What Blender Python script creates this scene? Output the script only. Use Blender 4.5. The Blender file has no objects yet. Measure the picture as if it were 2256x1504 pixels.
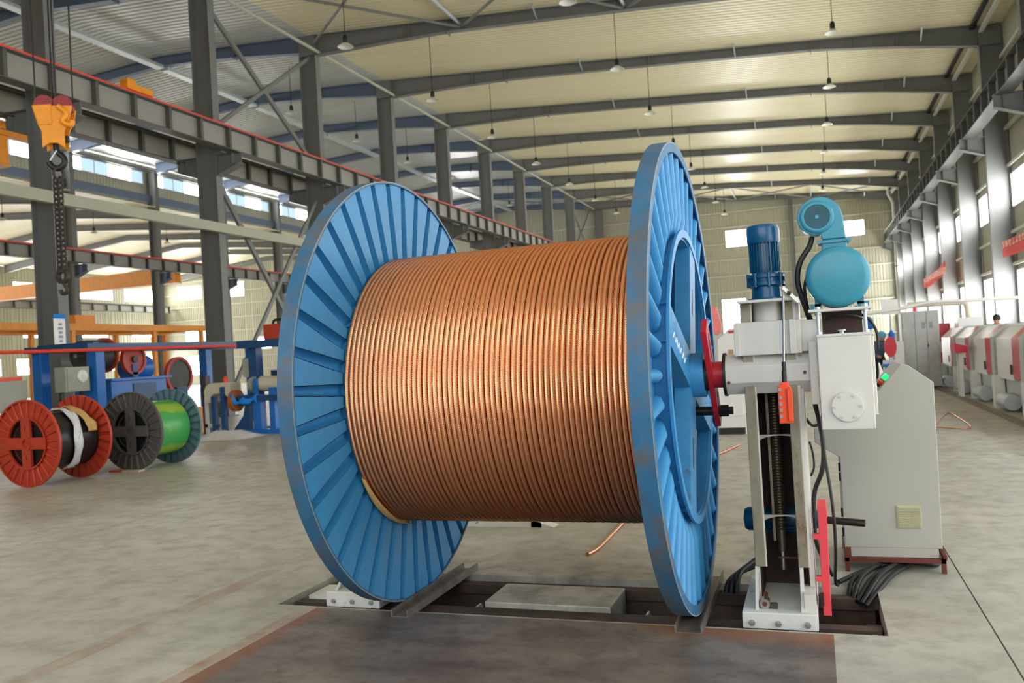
import bpy, math, random
from mathutils import Vector, Matrix
random.seed(7)
PI = math.pi
S = bpy.context.scene
COL = S.collection

# ------------------------------------------------------------------ camera, light, exposure
cam_data = bpy.data.cameras.new('camera')
cam_data.sensor_width = 36.0
cam_data.lens = 29.9
cam_data.clip_end = 300
cam = bpy.data.objects.new('camera', cam_data); COL.objects.link(cam)
yaw, pitch, roll = 0.3409126, 0.0127894, -0.0580709
fwd = Vector((-math.sin(yaw) * math.cos(pitch), math.cos(yaw) * math.cos(pitch), math.sin(pitch)))
rt = Vector((math.cos(yaw), math.sin(yaw), 0)); up = rt.cross(fwd)
r2 = math.cos(roll) * rt + math.sin(roll) * up
u2 = -math.sin(roll) * rt + math.cos(roll) * up
M = Matrix((r2, u2, -fwd)).transposed().to_4x4(); M.translation = (0, 0, 1.45)
cam.matrix_world = M
cam_data.dof.use_dof = True; cam_data.dof.focus_distance = 4.5; cam_data.dof.aperture_fstop = 3.6
S.camera = cam

world = bpy.data.worlds.new('daylight'); S.world = world; world.use_nodes = True
bg = world.node_tree.nodes['Background']
bg.inputs[0].default_value = (0.93, 0.97, 1.0, 1); bg.inputs[1].default_value = 1.85
S.view_settings.view_transform = 'Standard'; S.view_settings.look = 'None'
S.view_settings.gamma = 1.0; S.view_settings.use_curve_mapping = False
S.view_settings.exposure = 1.03
WINDOW_GLOW = 20.0
try:
    S.cycles.use_denoising = True
    S.cycles.max_bounces = 8; S.cycles.diffuse_bounces = 5; S.cycles.glossy_bounces = 4
    S.cycles.sample_clamp_indirect = 6.0
except Exception: pass

# ------------------------------------------------------------------ materials
def lin(c):
    return tuple(((v / 255) / 12.92 if v / 255 <= 0.04045 else ((v / 255 + 0.055) / 1.055) ** 2.4) for v in c)
MATS = {}
def mat(name, rgb, rough=0.5, metal=0.0, vary=0.12, scale=6.0, dirt=None, dirt_amt=0.0, dirt_scale=3.0, bump=0.0, bump_scale=60.0, emit=0.0, spec=0.5, stretch=None):
    if name in MATS: return MATS[name]
    m = bpy.data.materials.new(name); m.use_nodes = True
    nt = m.node_tree; N = nt.nodes; L = nt.links
    b = N['Principled BSDF']
    c = lin(rgb)
    tc = N.new('ShaderNodeTexCoord')
    src = tc.outputs['Object']
    if stretch:
        mp = N.new('ShaderNodeMapping'); mp.inputs['Scale'].default_value = stretch
        L.new(src, mp.inputs[0]); src = mp.outputs[0]
    nz = N.new('ShaderNodeTexNoise'); nz.inputs['Scale'].default_value = scale; nz.inputs['Detail'].default_value = 5
    L.new(src, nz.inputs['Vector'])
    rp = N.new('ShaderNodeValToRGB')
    rp.color_ramp.elements[0].position = 0.3; rp.color_ramp.elements[1].position = 0.7
    rp.color_ramp.elements[0].color = tuple(v * (1 - vary) for v in c) + (1,)
    rp.color_ramp.elements[1].color = tuple(min(1, v * (1 + vary * 0.6)) for v in c) + (1,)
    L.new(nz.outputs['Fac'], rp.inputs[0])
    out = rp.outputs[0]
    if dirt is not None:
        n2 = N.new('ShaderNodeTexNoise'); n2.inputs['Scale'].default_value = dirt_scale; n2.inputs['Detail'].default_value = 8; n2.inputs['Roughness'].default_value = 0.7
        L.new(src, n2.inputs['Vector'])
        r3 = N.new('ShaderNodeValToRGB')
        r3.color_ramp.elements[0].position = 0.62 - dirt_amt * 0.3; r3.color_ramp.elements[1].position = 0.72 - dirt_amt * 0.1
        r3.color_ramp.elements[0].color = (0, 0, 0, 1); r3.color_ramp.elements[1].color = (1, 1, 1, 1)
        L.new(n2.outputs['Fac'], r3.inputs[0])
        mx = N.new('ShaderNodeMix'); mx.data_type = 'RGBA'
        L.new(r3.outputs[0], mx.inputs['Factor']); L.new(out, mx.inputs['A']); mx.inputs['B'].default_value = lin(dirt) + (1,)
        out = mx.outputs['Result']
    L.new(out, b.inputs['Base Color'])
    b.inputs['Roughness'].default_value = rough; b.inputs['Metallic'].default_value = metal
    b.inputs['Specular IOR Level'].default_value = spec
    if bump:
        n3 = N.new('ShaderNodeTexNoise'); n3.inputs['Scale'].default_value = bump_scale; n3.inputs['Detail'].default_value = 4
        L.new(src, n3.inputs['Vector'])
        bp = N.new('ShaderNodeBump'); bp.inputs['Strength'].default_value = bump; bp.inputs['Distance'].default_value = 0.01
        L.new(n3.outputs['Fac'], bp.inputs['Height']); L.new(bp.outputs[0], b.inputs['Normal'])
    if emit:
        b.inputs['Emission Color'].default_value = c + (1,); b.inputs['Emission Strength'].default_value = emit
    MATS[name] = m
    return m

BLUE = mat('blue_reel_paint', (60, 142, 194), 0.46, vary=0.10, scale=9, dirt=(96, 88, 82), dirt_amt=0.02, dirt_scale=5)
BLUE_RIM = mat('worn_blue_rim_paint', (46, 106, 146), 0.5, vary=0.2, scale=7, dirt=(100, 90, 80), dirt_amt=0.5, dirt_scale=5)
COPPER = mat('copper_strand', (252, 184, 138), 0.27, metal=1.0, vary=0.07, scale=14)
WHITE = mat('white_machine_paint', (210, 206, 198), 0.38, vary=0.04, scale=4)
WHITE2 = mat('white_base_paint', (214, 214, 208), 0.5, vary=0.08, scale=8, dirt=(120, 110, 92), dirt_amt=0.02, dirt_scale=9)
GREYC = mat('grey_cabinet_paint', (176, 174, 164), 0.45, vary=0.03, scale=3)
RED = mat('red_paint', (205, 38, 52), 0.4, vary=0.08)
REDG = mat('red_guard_paint', (236, 72, 80), 0.45, vary=0.05)
MBLUE = mat('motor_dark_blue', (16, 82, 120), 0.28, vary=0.12, scale=10)
TEAL = mat('motor_teal_blue', (54, 138, 160), 0.36, vary=0.06, scale=8)
TEAL_D = mat('blower_grille_teal', (34, 92, 108), 0.5, vary=0.1)
BLACK = mat('black_rubber', (22, 22, 24), 0.5, vary=0.1)
BLACKM = mat('black_metal', (18, 17, 17), 0.45, vary=0.2)
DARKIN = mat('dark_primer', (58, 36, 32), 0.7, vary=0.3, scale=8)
STEEL = mat('bright_steel', (176, 178, 176), 0.28, metal=0.9, vary=0.1, scale=20)
GALV = mat('galvanised_steel', (196, 204, 206), 0.4, metal=0.5, vary=0.1)
GUIDE = mat('machined_guide_strip', (150, 142, 122), 0.4, metal=0.35, vary=0.15, scale=5, dirt=(112, 66, 50), dirt_amt=0.25, dirt_scale=4, stretch=(3, 3, 1.2))
SCREW = mat('lead_screw_steel', (120, 108, 94), 0.35, metal=0.8, vary=0.2)
RUST = mat('rusty_rail_steel', (78, 63, 54), 0.65, metal=0.2, vary=0.3, scale=9, dirt=(66, 48, 40), dirt_amt=0.4, dirt_scale=8)
CHAN = mat('channel_iron', (122, 114, 104), 0.5, metal=0.4, vary=0.2, scale=8, dirt=(86, 66, 54), dirt_amt=0.3, dirt_scale=6)
BROWN = mat('brown_frame_paint', (104, 46, 34), 0.5, vary=0.15)
ORANGE = mat('orange_pendant_plastic', (244, 78, 34), 0.45, vary=0.04)
BTN = mat('grey_button', (150, 152, 160), 0.4)
STRUCT = mat('grey_structural_paint', (118, 119, 117), 0.55, vary=0.06, scale=2)
STRUCT_B = mat('shaded_structural_paint', (98, 112, 134), 0.5, vary=0.06, scale=2)  # grey frame paint with the far aisle's bluish shade put into its colour
WEBL = mat('pale_grey_beam_paint', (150, 148, 140), 0.5, vary=0.05, scale=2)
ROOF = mat('cream_roof_sheet', (228, 220, 186), 0.4, vary=0.05, scale=0.6, stretch=(0.2, 3, 1))
ROOFW = mat('shaded_roof_sheet', (196, 200, 196), 0.32, vary=0.06, scale=0.6, stretch=(0.2, 3, 1))  # second hall's shade painted in as a cooler tone of the cream sheet
WALLM = mat('grey_green_wall_sheet', (172, 170, 150), 0.5, vary=0.04, scale=0.7)
GIRT = mat('wall_girt_paint', (196, 196, 184), 0.5, vary=0.05)
REDRAIL = mat('red_conductor_rail', (238, 70, 46), 0.45, vary=0.08)
TUBEG = mat('pale_green_tube_paint', (170, 172, 150), 0.5, vary=0.05)
YELLOW = mat('crane_yellow_paint', (240, 150, 22), 0.45, vary=0.1)
SHEAVE = mat('dark_red_sheave', (140, 30, 32), 0.4, vary=0.15)
LAMPW = mat('white_enamel', (232, 230, 222), 0.3, vary=0.03)
PANE = mat('bright_window_pane', (255, 255, 255), 0.2, vary=0.0, emit=WINDOW_GLOW)
PANE_S = mat('bright_side_window_pane', (255, 255, 255), 0.2, vary=0.0, emit=12.0)
PANE_W = mat('bright_far_window_pane', (255, 255, 255), 0.2, vary=0.0, emit=9.0)
PANEB = mat('frosted_window_pane', (186, 214, 238), 0.3, vary=0.0, emit=0.4)
SPOOLR = mat('orange_red_spool_paint', (190, 62, 38), 0.5, vary=0.18, scale=5, dirt=(120, 52, 38), dirt_amt=0.15, dirt_scale=5)
SPOOLG = mat('dark_grey_spool_paint', (84, 82, 78), 0.6, vary=0.2, scale=6, dirt=(110, 74, 58), dirt_amt=0.12, dirt_scale=6)
SPOOLB = mat('faded_blue_spool_paint', (88, 122, 136), 0.55, vary=0.15, scale=6, dirt=(86, 78, 70), dirt_amt=0.25, dirt_scale=6)
PBLACK = mat('black_cable_sheath', (26, 26, 28), 0.35, vary=0.1)
PAPER = mat('kraft_paper', (206, 166, 104), 0.8, vary=0.12, scale=12)
FILM = mat('white_plastic_film', (222, 222, 224), 0.35, vary=0.08, scale=10)
MACHB = mat('machine_blue_paint', (24, 108, 190), 0.4, vary=0.12, scale=5)
MACHD = mat('machine_navy_paint', (24, 74, 122), 0.45, vary=0.15, scale=5)
MACHG = mat('machine_grey_green_paint', (158, 162, 148), 0.5, vary=0.06, scale=4)
CREAM = mat('cream_machine_paint', (206, 198, 172), 0.5, vary=0.05)
CLOTH = mat('bright_blue_cloth', (22, 136, 232), 0.8, vary=0.1)
WOOD = mat('pale_wood', (190, 168, 136), 0.7, vary=0.2, scale=12)
DRUMD = mat('dark_drum_paint', (62, 58, 54), 0.5, vary=0.2)
GREENL = mat('green_indicator', (30, 230, 120), 0.3, emit=0.6, vary=0)
REDL = mat('red_button', (240, 70, 50), 0.35, vary=0)
CHALK = mat('white_chalk', (235, 235, 235), 0.9, vary=0.02)
SKIN = mat('skin', (190, 140, 112), 0.6); HAIR = mat('dark_hair', (34, 28, 26), 0.6)
SHIRT = mat('grey_work_shirt', (88, 98, 120), 0.8); CAPB = mat('light_blue_cap', (92, 160, 196), 0.8); TROUS = mat('dark_trousers', (48, 52, 66), 0.8)

def mix_node(nt, fac, a, b):
    mx = nt.nodes.new('ShaderNodeMix'); mx.data_type = 'RGBA'
    for k, v in (('Factor', fac), ('A', a), ('B', b)):
        if isinstance(v, (int, float)): mx.inputs[k].default_value = v
        elif isinstance(v, tuple): mx.inputs[k].default_value = v
        else: nt.links.new(v, mx.inputs[k])
    return mx.outputs['Result']
def ramp(nt, src, p0, p1, c0=(0, 0, 0, 1), c1=(1, 1, 1, 1)):
    r = nt.nodes.new('ShaderNodeValToRGB'); r.color_ramp.elements[0].position = p0; r.color_ramp.elements[1].position = p1
    r.color_ramp.elements[0].color = c0; r.color_ramp.elements[1].color = c1
    nt.links.new(src, r.inputs[0]); return r.outputs[0]
def math_node(nt, op, a, b=None, c=None):
    n = nt.nodes.new('ShaderNodeMath'); n.operation = op
    for i, v in enumerate((a, b, c)):
        if v is None: continue
        if isinstance(v, (int, float)): n.inputs[i].default_value = v
        else: nt.links.new(v, n.inputs[i])
    return n.outputs[0]
def noise(nt, vec, scale, detail=6, rough=0.6, stretch=None):
    if stretch:
        mp = nt.nodes.new('ShaderNodeMapping'); mp.inputs['Scale'].default_value = stretch
        nt.links.new(vec, mp.inputs[0]); vec = mp.outputs[0]
    n = nt.nodes.new('ShaderNodeTexNoise'); n.inputs['Scale'].default_value = scale; n.inputs['Detail'].default_value = detail; n.inputs['Roughness'].default_value = rough
    nt.links.new(vec, n.inputs['Vector']); return n.outputs['Fac']

def floor_material():
    m = bpy.data.materials.new('concrete_floor'); m.use_nodes = True; nt = m.node_tree
    b = nt.nodes['Principled BSDF']
    tc = nt.nodes.new('ShaderNodeTexCoord'); v = tc.outputs['Object']
    n1 = noise(nt, v, 0.5, 8, 0.6, (1.0, 2.2, 1)); n2 = noise(nt, v, 5.0, 8, 0.65); n3 = noise(nt, v, 0.25, 4, 0.5)
    base = ramp(nt, n1, 0.3, 0.7, lin((166, 164, 150)) + (1,), lin((196, 193, 178)) + (1,))
    base = mix_node(nt, ramp(nt, n2, 0.45, 0.75), base, lin((148, 146, 132)) + (1,))
    base = mix_node(nt, math_node(nt, 'MULTIPLY', ramp(nt, n3, 0.5, 0.75), 0.35), base, lin((140, 140, 128)) + (1,))
    sx = nt.nodes.new('ShaderNodeSeparateXYZ'); nt.links.new(v, sx.inputs[0])
    # worn brown paint stripes that run the length of the hall
    brk = ramp(nt, noise(nt, v, 2.0, 6, 0.7, (1, 0.35, 1)), 0.38, 0.62)
    for x0, w, a, col in ((-3.72, 0.07, 0.8, (150, 104, 66)), (-6.45, 0.05, 0.55, (168, 132, 84)), (-9.3, 0.06, 0.5, (186, 158, 96)), (-2.93, 0.05, 0.85, (158, 100, 58))):
        d = math_node(nt, 'ABSOLUTE', math_node(nt, 'SUBTRACT', sx.outputs[0], x0))
        f = math_node(nt, 'MULTIPLY', math_node(nt, 'LESS_THAN', d, w), math_node(nt, 'MULTIPLY', brk, a))
        base = mix_node(nt, f, base, lin(col) + (1,))
    # oil staining round the pit
    dx = math_node(nt, 'MULTIPLY', math_node(nt, 'ADD', sx.outputs[0], 1.4), 0.42)
    dy = math_node(nt, 'MULTIPLY', math_node(nt, 'SUBTRACT', sx.outputs[1], 4.8), 0.9)
    rr = math_node(nt, 'SQRT', math_node(nt, 'ADD', math_node(nt, 'MULTIPLY', dx, dx), math_node(nt, 'MULTIPLY', dy, dy)))
    st = math_node(nt, 'MULTIPLY', ramp(nt, rr, 0.35, 1.0, (1, 1, 1, 1), (0, 0, 0, 1)), ramp(nt, noise(nt, v, 2.5, 8, 0.7), 0.4, 0.65))
    base = mix_node(nt, math_node(nt, 'MULTIPLY', st, 0.6), base, lin((96, 88, 78)) + (1,))
    nt.links.new(base, b.inputs['Base Color'])
    rg = ramp(nt, n2, 0.3, 0.8, (0.34, 0.34, 0.34, 1), (0.6, 0.6, 0.6, 1)); nt.links.new(rg, b.inputs['Roughness'])
    bp = nt.nodes.new('ShaderNodeBump'); bp.inputs['Strength'].default_value = 0.12; bp.inputs['Distance'].default_value = 0.01
    nt.links.new(n2, bp.inputs['Height']); nt.links.new(bp.outputs[0], b.inputs['Normal'])
    return m
FLOOR = floor_material()

def plate_material():
    m = bpy.data.materials.new('rusty_steel_plate'); m.use_nodes = True; nt = m.node_tree
    b = nt.nodes['Principled BSDF']
    tc = nt.nodes.new('ShaderNodeTexCoord'); v = tc.outputs['Object']
    n1 = noise(nt, v, 1.6, 8, 0.65, (1, 2.5, 1)); n2 = noise(nt, v, 7, 8, 0.7)
    base = ramp(nt, n1, 0.3, 0.7, lin((86, 79, 76)) + (1,), lin((138, 129, 122)) + (1,))
    base = mix_node(nt, ramp(nt, n2, 0.5, 0.8), base, lin((84, 74, 68)) + (1,))
    sx = nt.nodes.new('ShaderNodeSeparateXYZ'); nt.links.new(v, sx.inputs[0])
    # rust creeping in from the rims of the plate
    eb = ramp(nt, sx.outputs[1], 0.0, 1.0)
    ey = math_node(nt, 'ABSOLUTE', math_node(nt, 'SUBTRACT', sx.outputs[1], 4.36))
    ex = math_node(nt, 'ABSOLUTE', math_node(nt, 'ADD', sx.outputs[0], 2.86))
    ex2 = math_node(nt, 'ABSOLUTE', math_node(nt, 'SUBTRACT', sx.outputs[0], -0.35))
    d = math_node(nt, 'MINIMUM', math_node(nt, 'ADD', math_node(nt, 'MULTIPLY', ey, 1.5), math_node(nt, 'MULTIPLY', math_node(nt, 'MAXIMUM', math_node(nt, 'SUBTRACT', -0.75, sx.outputs[0]), 0.0), 0.6)), math_node(nt, 'MULTIPLY', ex, 2.4))
    d2 = math_node(nt, 'ADD', d, math_node(nt, 'MULTIPLY', math_node(nt, 'SUBTRACT', n1, 0.5), 0.7))
    base = mix_node(nt, math_node(nt, 'MULTIPLY', ramp(nt, d2, 0.04, 0.32, (1, 1, 1, 1), (0, 0, 0, 1)), 0.75), base, lin((150, 92, 52)) + (1,))
    nt.links.new(base, b.inputs['Base Color']); b.inputs['Metallic'].default_value = 0.25
    nt.links.new(ramp(nt, n2, 0.3, 0.8, (0.36, 0.36, 0.36, 1), (0.62, 0.62, 0.62, 1)), b.inputs['Roughness'])
    return m
PLATE = plate_material()

def banded_material(name, c1, c2, freq, axis=1):
    m = bpy.data.materials.new(name); m.use_nodes = True; nt = m.node_tree; b = nt.nodes['Principled BSDF']
    tc = nt.nodes.new('ShaderNodeTexCoord'); sx = nt.nodes.new('ShaderNodeSeparateXYZ'); nt.links.new(tc.outputs['Object'], sx.inputs[0])
    n = noise(nt, tc.outputs['Object'], 3.0, 4, 0.5)
    s = math_node(nt, 'SINE', math_node(nt, 'ADD', math_node(nt, 'MULTIPLY', sx.outputs[axis], freq), math_node(nt, 'MULTIPLY', n, 5)))
    nt.links.new(ramp(nt, math_node(nt, 'ADD', math_node(nt, 'MULTIPLY', s, 0.5), 0.5), 0.3, 0.7, lin(c1) + (1,), lin(c2) + (1,)), b.inputs['Base Color'])
    b.inputs['Roughness'].default_value = 0.35
    return m
GREENW = banded_material('green_yellow_wire', (70, 166, 84), (150, 184, 64), 26.0)

def banner_material():
    m = bpy.data.materials.new('red_banner_cloth'); m.use_nodes = True; nt = m.node_tree; b = nt.nodes['Principled BSDF']
    tc = nt.nodes.new('ShaderNodeTexCoord'); v = tc.outputs['Object']
    nz = noise(nt, v, 9.0, 2, 0.5, (1, 1.0, 1.6))
    sx = nt.nodes.new('ShaderNodeSeparateXYZ'); nt.links.new(v, sx.inputs[0])
    cell = math_node(nt, 'LESS_THAN', math_node(nt, 'FRACT', math_node(nt, 'MULTIPLY', sx.outputs[1], 2.2)), 0.78)
    band = math_node(nt, 'LESS_THAN', math_node(nt, 'ABSOLUTE', sx.outputs[2]), 0.16)
    f = math_node(nt, 'MULTIPLY', math_node(nt, 'MULTIPLY', cell, band), ramp(nt, nz, 0.47, 0.5))
    nt.links.new(mix_node(nt, f, lin((226, 54, 40)) + (1,), lin((248, 214, 204)) + (1,)), b.inputs['Base Color'])
    b.inputs['Roughness'].default_value = 0.7
    return m
BANNER = banner_material()

# ------------------------------------------------------------------ mesh helpers
class MB:
    def __init__(s): s.v = []; s.f = []
    def add(s, vs, fs):
        o = len(s.v); s.v += [tuple(p) for p in vs]; s.f += [tuple(i + o for i in f) for f in fs]; return s
    def box(s, x0, x1, y0, y1, z0, z1):
        return s.add([(x0, y0, z0), (x1, y0, z0), (x1, y1, z0), (x0, y1, z0), (x0, y0, z1), (x1, y0, z1), (x1, y1, z1), (x0, y1, z1)],
                     [(0, 3, 2, 1), (4, 5, 6, 7), (0, 1, 5, 4), (1, 2, 6, 5), (2, 3, 7, 6), (3, 0, 4, 7)])
    def prism(s, poly, axis, a, b):
        # poly: 2-D points; axis x -> (y,z), y -> (x,z), z -> (x,y)
        def P(p, t): return {'x': (t, p[0], p[1]), 'y': (p[0], t, p[1]), 'z': (p[0], p[1], t)}[axis]
        n = len(poly)
        vs = [P(p, a) for p in poly] + [P(p, b) for p in poly]
        fs = [tuple(range(n)), tuple(range(2 * n - 1, n - 1, -1))] + [(i, i + n, (i + 1) % n + n, (i + 1) % n) for i in range(n)]
        return s.add(vs, fs)
    def cyl(s, p0, p1, r0, r1=None, n=16, caps=True):
        r1 = r0 if r1 is None else r1
        p0 = Vector(p0); p1 = Vector(p1); d = (p1 - p0).normalized()
        a = d.cross(Vector((0, 0, 1)) if abs(d.z) < 0.9 else Vector((1, 0, 0))).normalized(); b = d.cross(a)
        vs = []
        for p, r in ((p0, r0), (p1, r1)):
            for i in range(n):
                t = 2 * PI * i / n; vs.append(p + a * (r * math.cos(t)) + b * (r * math.sin(t)))
        fs = [(i, (i + 1) % n, (i + 1) % n + n, i + n) for i in range(n)]
        if caps: fs += [tuple(range(n - 1, -1, -1)), tuple(range(n, 2 * n))]
        return s.add(vs, fs)
    def bar(s, p0, p1, w, h, up=(0, 0, 1)):
        p0 = Vector(p0); p1 = Vector(p1); d = (p1 - p0).normalized(); u = Vector(up)
        a = d.cross(u).normalized() * (w / 2); b = a.cross(d).normalized() * (h / 2)
        vs = [p + i * a + j * b for p in (p0, p1) for i, j in ((-1, -1), (1, -1), (1, 1), (-1, 1))]
        return s.add(vs, [(0, 3, 2, 1), (4, 5, 6, 7), (0, 1, 5, 4), (1, 2, 6, 5), (2, 3, 7, 6), (3, 0, 4, 7)])
    def tube(s, pts, r, n=8, sub=6):
        P = [Vector(p) for p in pts]
        if sub > 1 and len(P) > 2:
            Q = []
            for i in range(len(P) - 1):
                p0 = P[max(i - 1, 0)]; p1 = P[i]; p2 = P[i + 1]; p3 = P[min(i + 2, len(P) - 1)]
                for k in range(sub):
                    t = k / sub
                    Q.append(0.5 * ((2 * p1) + (p2 - p0) * t + (2 * p0 - 5 * p1 + 4 * p2 - p3) * t * t + (3 * p1 - p0 - 3 * p2 + p3) * t ** 3))
            P = Q + [P[-1]]
        vs = []; ref = Vector((0.3, 0.2, 1)).normalized()
        for i, p in enumerate(P):
            d = (P[min(i + 1, len(P) - 1)] - P[max(i - 1, 0)]).normalized()
            a = (ref - d * ref.dot(d))
            a = a.normalized() if a.length > 1e-4 else d.orthogonal().normalized()
            ref = a; b = d.cross(a)
            for k in range(n):
                t = 2 * PI * k / n; vs.append(p + a * (r * math.cos(t)) + b * (r * math.sin(t)))
        fs = []
        for i in range(len(P) - 1):
            for k in range(n):
                fs.append((i * n + k, i * n + (k + 1) % n, (i + 1) * n + (k + 1) % n, (i + 1) * n + k))
        fs += [tuple(range(n - 1, -1, -1)), tuple(range((len(P) - 1) * n, len(P) * n))]
        return s.add(vs, fs)
    def lathe(s, prof, axis='x', c=(0, 0, 0), n=32, closed=False):
        # prof: (radius, along)
        vs = []
        for r, h in prof:
            for i in range(n):
                t = 2 * PI * i / n; a = r * math.cos(t); b = r * math.sin(t)
                q = {'x': (h, a, b), 'y': (b, h, a), 'z': (a, b, h)}[axis]
                vs.append((q[0] + c[0], q[1] + c[1], q[2] + c[2]))
        m = len(prof); fs = []
        for j in range(m if closed else m - 1):
            for i in range(n):
                fs.append((j * n + i, j * n + (i + 1) % n, ((j + 1) % m) * n + (i + 1) % n, ((j + 1) % m) * n + i))
        if not closed:
            if prof[0][0] > 1e-4: fs.append(tuple(range(n - 1, -1, -1)))
            if prof[-1][0] > 1e-4: fs.append(tuple(range((m - 1) * n, m * n)))
        return s.add(vs, fs)
    def mesh(s, name, smooth=None):
        me = bpy.data.meshes.new(name); me.from_pydata(s.v, [], s.f); me.update()
        import bmesh
        b = bmesh.new(); b.from_mesh(me); bmesh.ops.recalc_face_normals(b, faces=b.faces); b.to_mesh(me); b.free()
        if smooth is not None:
            for p in me.polygons: p.use_smooth = True
            me.set_sharp_from_angle(angle=math.radians(smooth))
        return me

def obj(name, mb, m, parent=None, smooth=None, bevel=0.0, loc=None, rot=None):
    me = mb.mesh(name, smooth) if isinstance(mb, MB) else mb
    if m is not None and not me.materials: me.materials.append(m)
    o = bpy.data.objects.new(name, me); COL.objects.link(o)
    if parent is not None: o.parent = parent
    if loc is not None: o.location = loc
    if rot is not None: o.rotation_euler = rot
    if bevel:
        bv = o.modifiers.new('bevel', 'BEVEL'); bv.width = bevel; bv.segments = 2; bv.limit_method = 'ANGLE'
    return o
def tag(o, label, cat, group=None):
    o['label'] = label; o['category'] = cat
    if group: o['group'] = group
    return o
def thing(name, label, cat, loc=(0, 0, 0), rot=(0, 0, 0), group=None):
    o = bpy.data.objects.new(name, None); COL.objects.link(o); o.location = loc; o.rotation_euler = rot
    o.empty_display_size = 0.1
    return tag(o, label, cat, group)
def struct(name, mb, m, smooth=None, bevel=0.0, label=None):
    o = obj(name, mb, m, None, smooth, bevel); o['kind'] = 'structure'
    if label: o['label'] = label
    return o
def struct_empty(name, label=None):
    o = bpy.data.objects.new(name, None); COL.objects.link(o); o['kind'] = 'structure'; o.empty_display_size = 0.1
    if label: o['label'] = label
    return o
ORD = ['first', 'second', 'third', 'fourth', 'fifth', 'sixth', 'seventh', 'eighth', 'ninth', 'tenth', 'eleventh', 'twelfth']

# ------------------------------------------------------------------ the hall: floor, pit, roof, walls
Y0, Y1 = -7.0, 69.9
XW = -62.0
XB = -35.6          # second column row
XA = -17.2          # first column row
XR = 6.35           # columns of the windowed wall
FR = [15.6 + 6 * k for k in range(10)]
PX0, PX1, PY0, PY1 = -3.17, 0.25, 4.40, 5.20   # pit

fl = struct_empty('floor', 'grey polished concrete hall floor with faint brown paint stripes')
JX = 0.722
mb = MB()
def quad(mb, x0, x1, y0, y1, z=0.0): mb.add([(x0, y0, z), (x1, y0, z), (x1, y1, z), (x0, y1, z)], [(0, 1, 2, 3)])
def slab(mb, x0, x1, y0, y1, z1=0.0, z0=-0.12): mb.box(x0, x1, y0, y1, z0, z1)
s1 = MB(); slab(s1, XW, PX0, Y0, Y1); obj('slab', s1, FLOOR, fl)
s1 = MB(); slab(s1, PX0, JX - 0.004, Y0, PY0); obj('slab', s1, FLOOR, fl)
s1 = MB(); slab(s1, PX0, JX - 0.004, PY1, Y1); obj('slab', s1, FLOOR, fl)
s1 = MB(); slab(s1, PX1, JX - 0.004, PY0, PY1); obj('slab', s1, FLOOR, fl)
s1 = MB(); slab(s1, JX + 0.004, 6.8, Y0, Y1); obj('slab', s1, FLOOR, fl)
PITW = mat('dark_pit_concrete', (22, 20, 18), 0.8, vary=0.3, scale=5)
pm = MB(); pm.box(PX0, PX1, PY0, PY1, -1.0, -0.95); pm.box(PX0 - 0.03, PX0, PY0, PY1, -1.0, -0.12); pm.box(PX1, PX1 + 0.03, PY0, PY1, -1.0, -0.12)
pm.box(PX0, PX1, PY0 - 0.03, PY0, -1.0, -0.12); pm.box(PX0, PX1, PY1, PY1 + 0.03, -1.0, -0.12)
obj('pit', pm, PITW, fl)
s1 = MB(); slab(s1, -1.92, -1.16, 4.66, 5.05, -0.005, -0.95); obj('pit_island', s1, FLOOR, fl, bevel=0.008)

def roof_z(x):
    P = [(6.9, 11.84), (-17.2, 13.72), (-24.0, 14.12), (-35.9, 13.52)]
    for (xa, za), (xb, zb) in zip(P, P[1:]):
        if xb <= x <= xa: return za + (zb - za) * (x - xa) / (xb - xa)
    return P[0][1] if x > P[0][0] else P[-1][1]
def corrugated_roof(xs, zs, period=0.25, depth=0.035):
    mb = MB(); prof = []
    y = Y0
    while y < Y1 - 0.01:
        prof += [(y, 0), (y + period * 0.62, 0), (y + period * 0.72, depth), (y + period * 0.90, depth)]
        y += period
    prof.append((Y1, 0))
    n = len(prof)
    for x, z in zip(xs, zs):
        for yy, dz in prof: mb.v.append((x, yy, z + 0.02 + dz))
    for j in range(len(xs) - 1):
        for i in range(n - 1): mb.f.append((j * n + i, j * n + i + 1, (j + 1) * n + i + 1, (j + 1) * n + i))
    return mb
c = struct_empty('ceiling', 'cream corrugated metal roof on grey steel beams')
obj('roof_sheet', corrugated_roof([6.9, XA], [11.84, 13.72]), ROOF, c)
obj('roof_sheet', corrugated_roof([XA, -24.0, -35.9], [13.72, 14.12, 13.52]), ROOFW, c)
obj('roof_sheet', corrugated_roof([-35.3, -49, XW - 0.2], [11.0, 12.1, 10.9]), ROOF, c)

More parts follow.
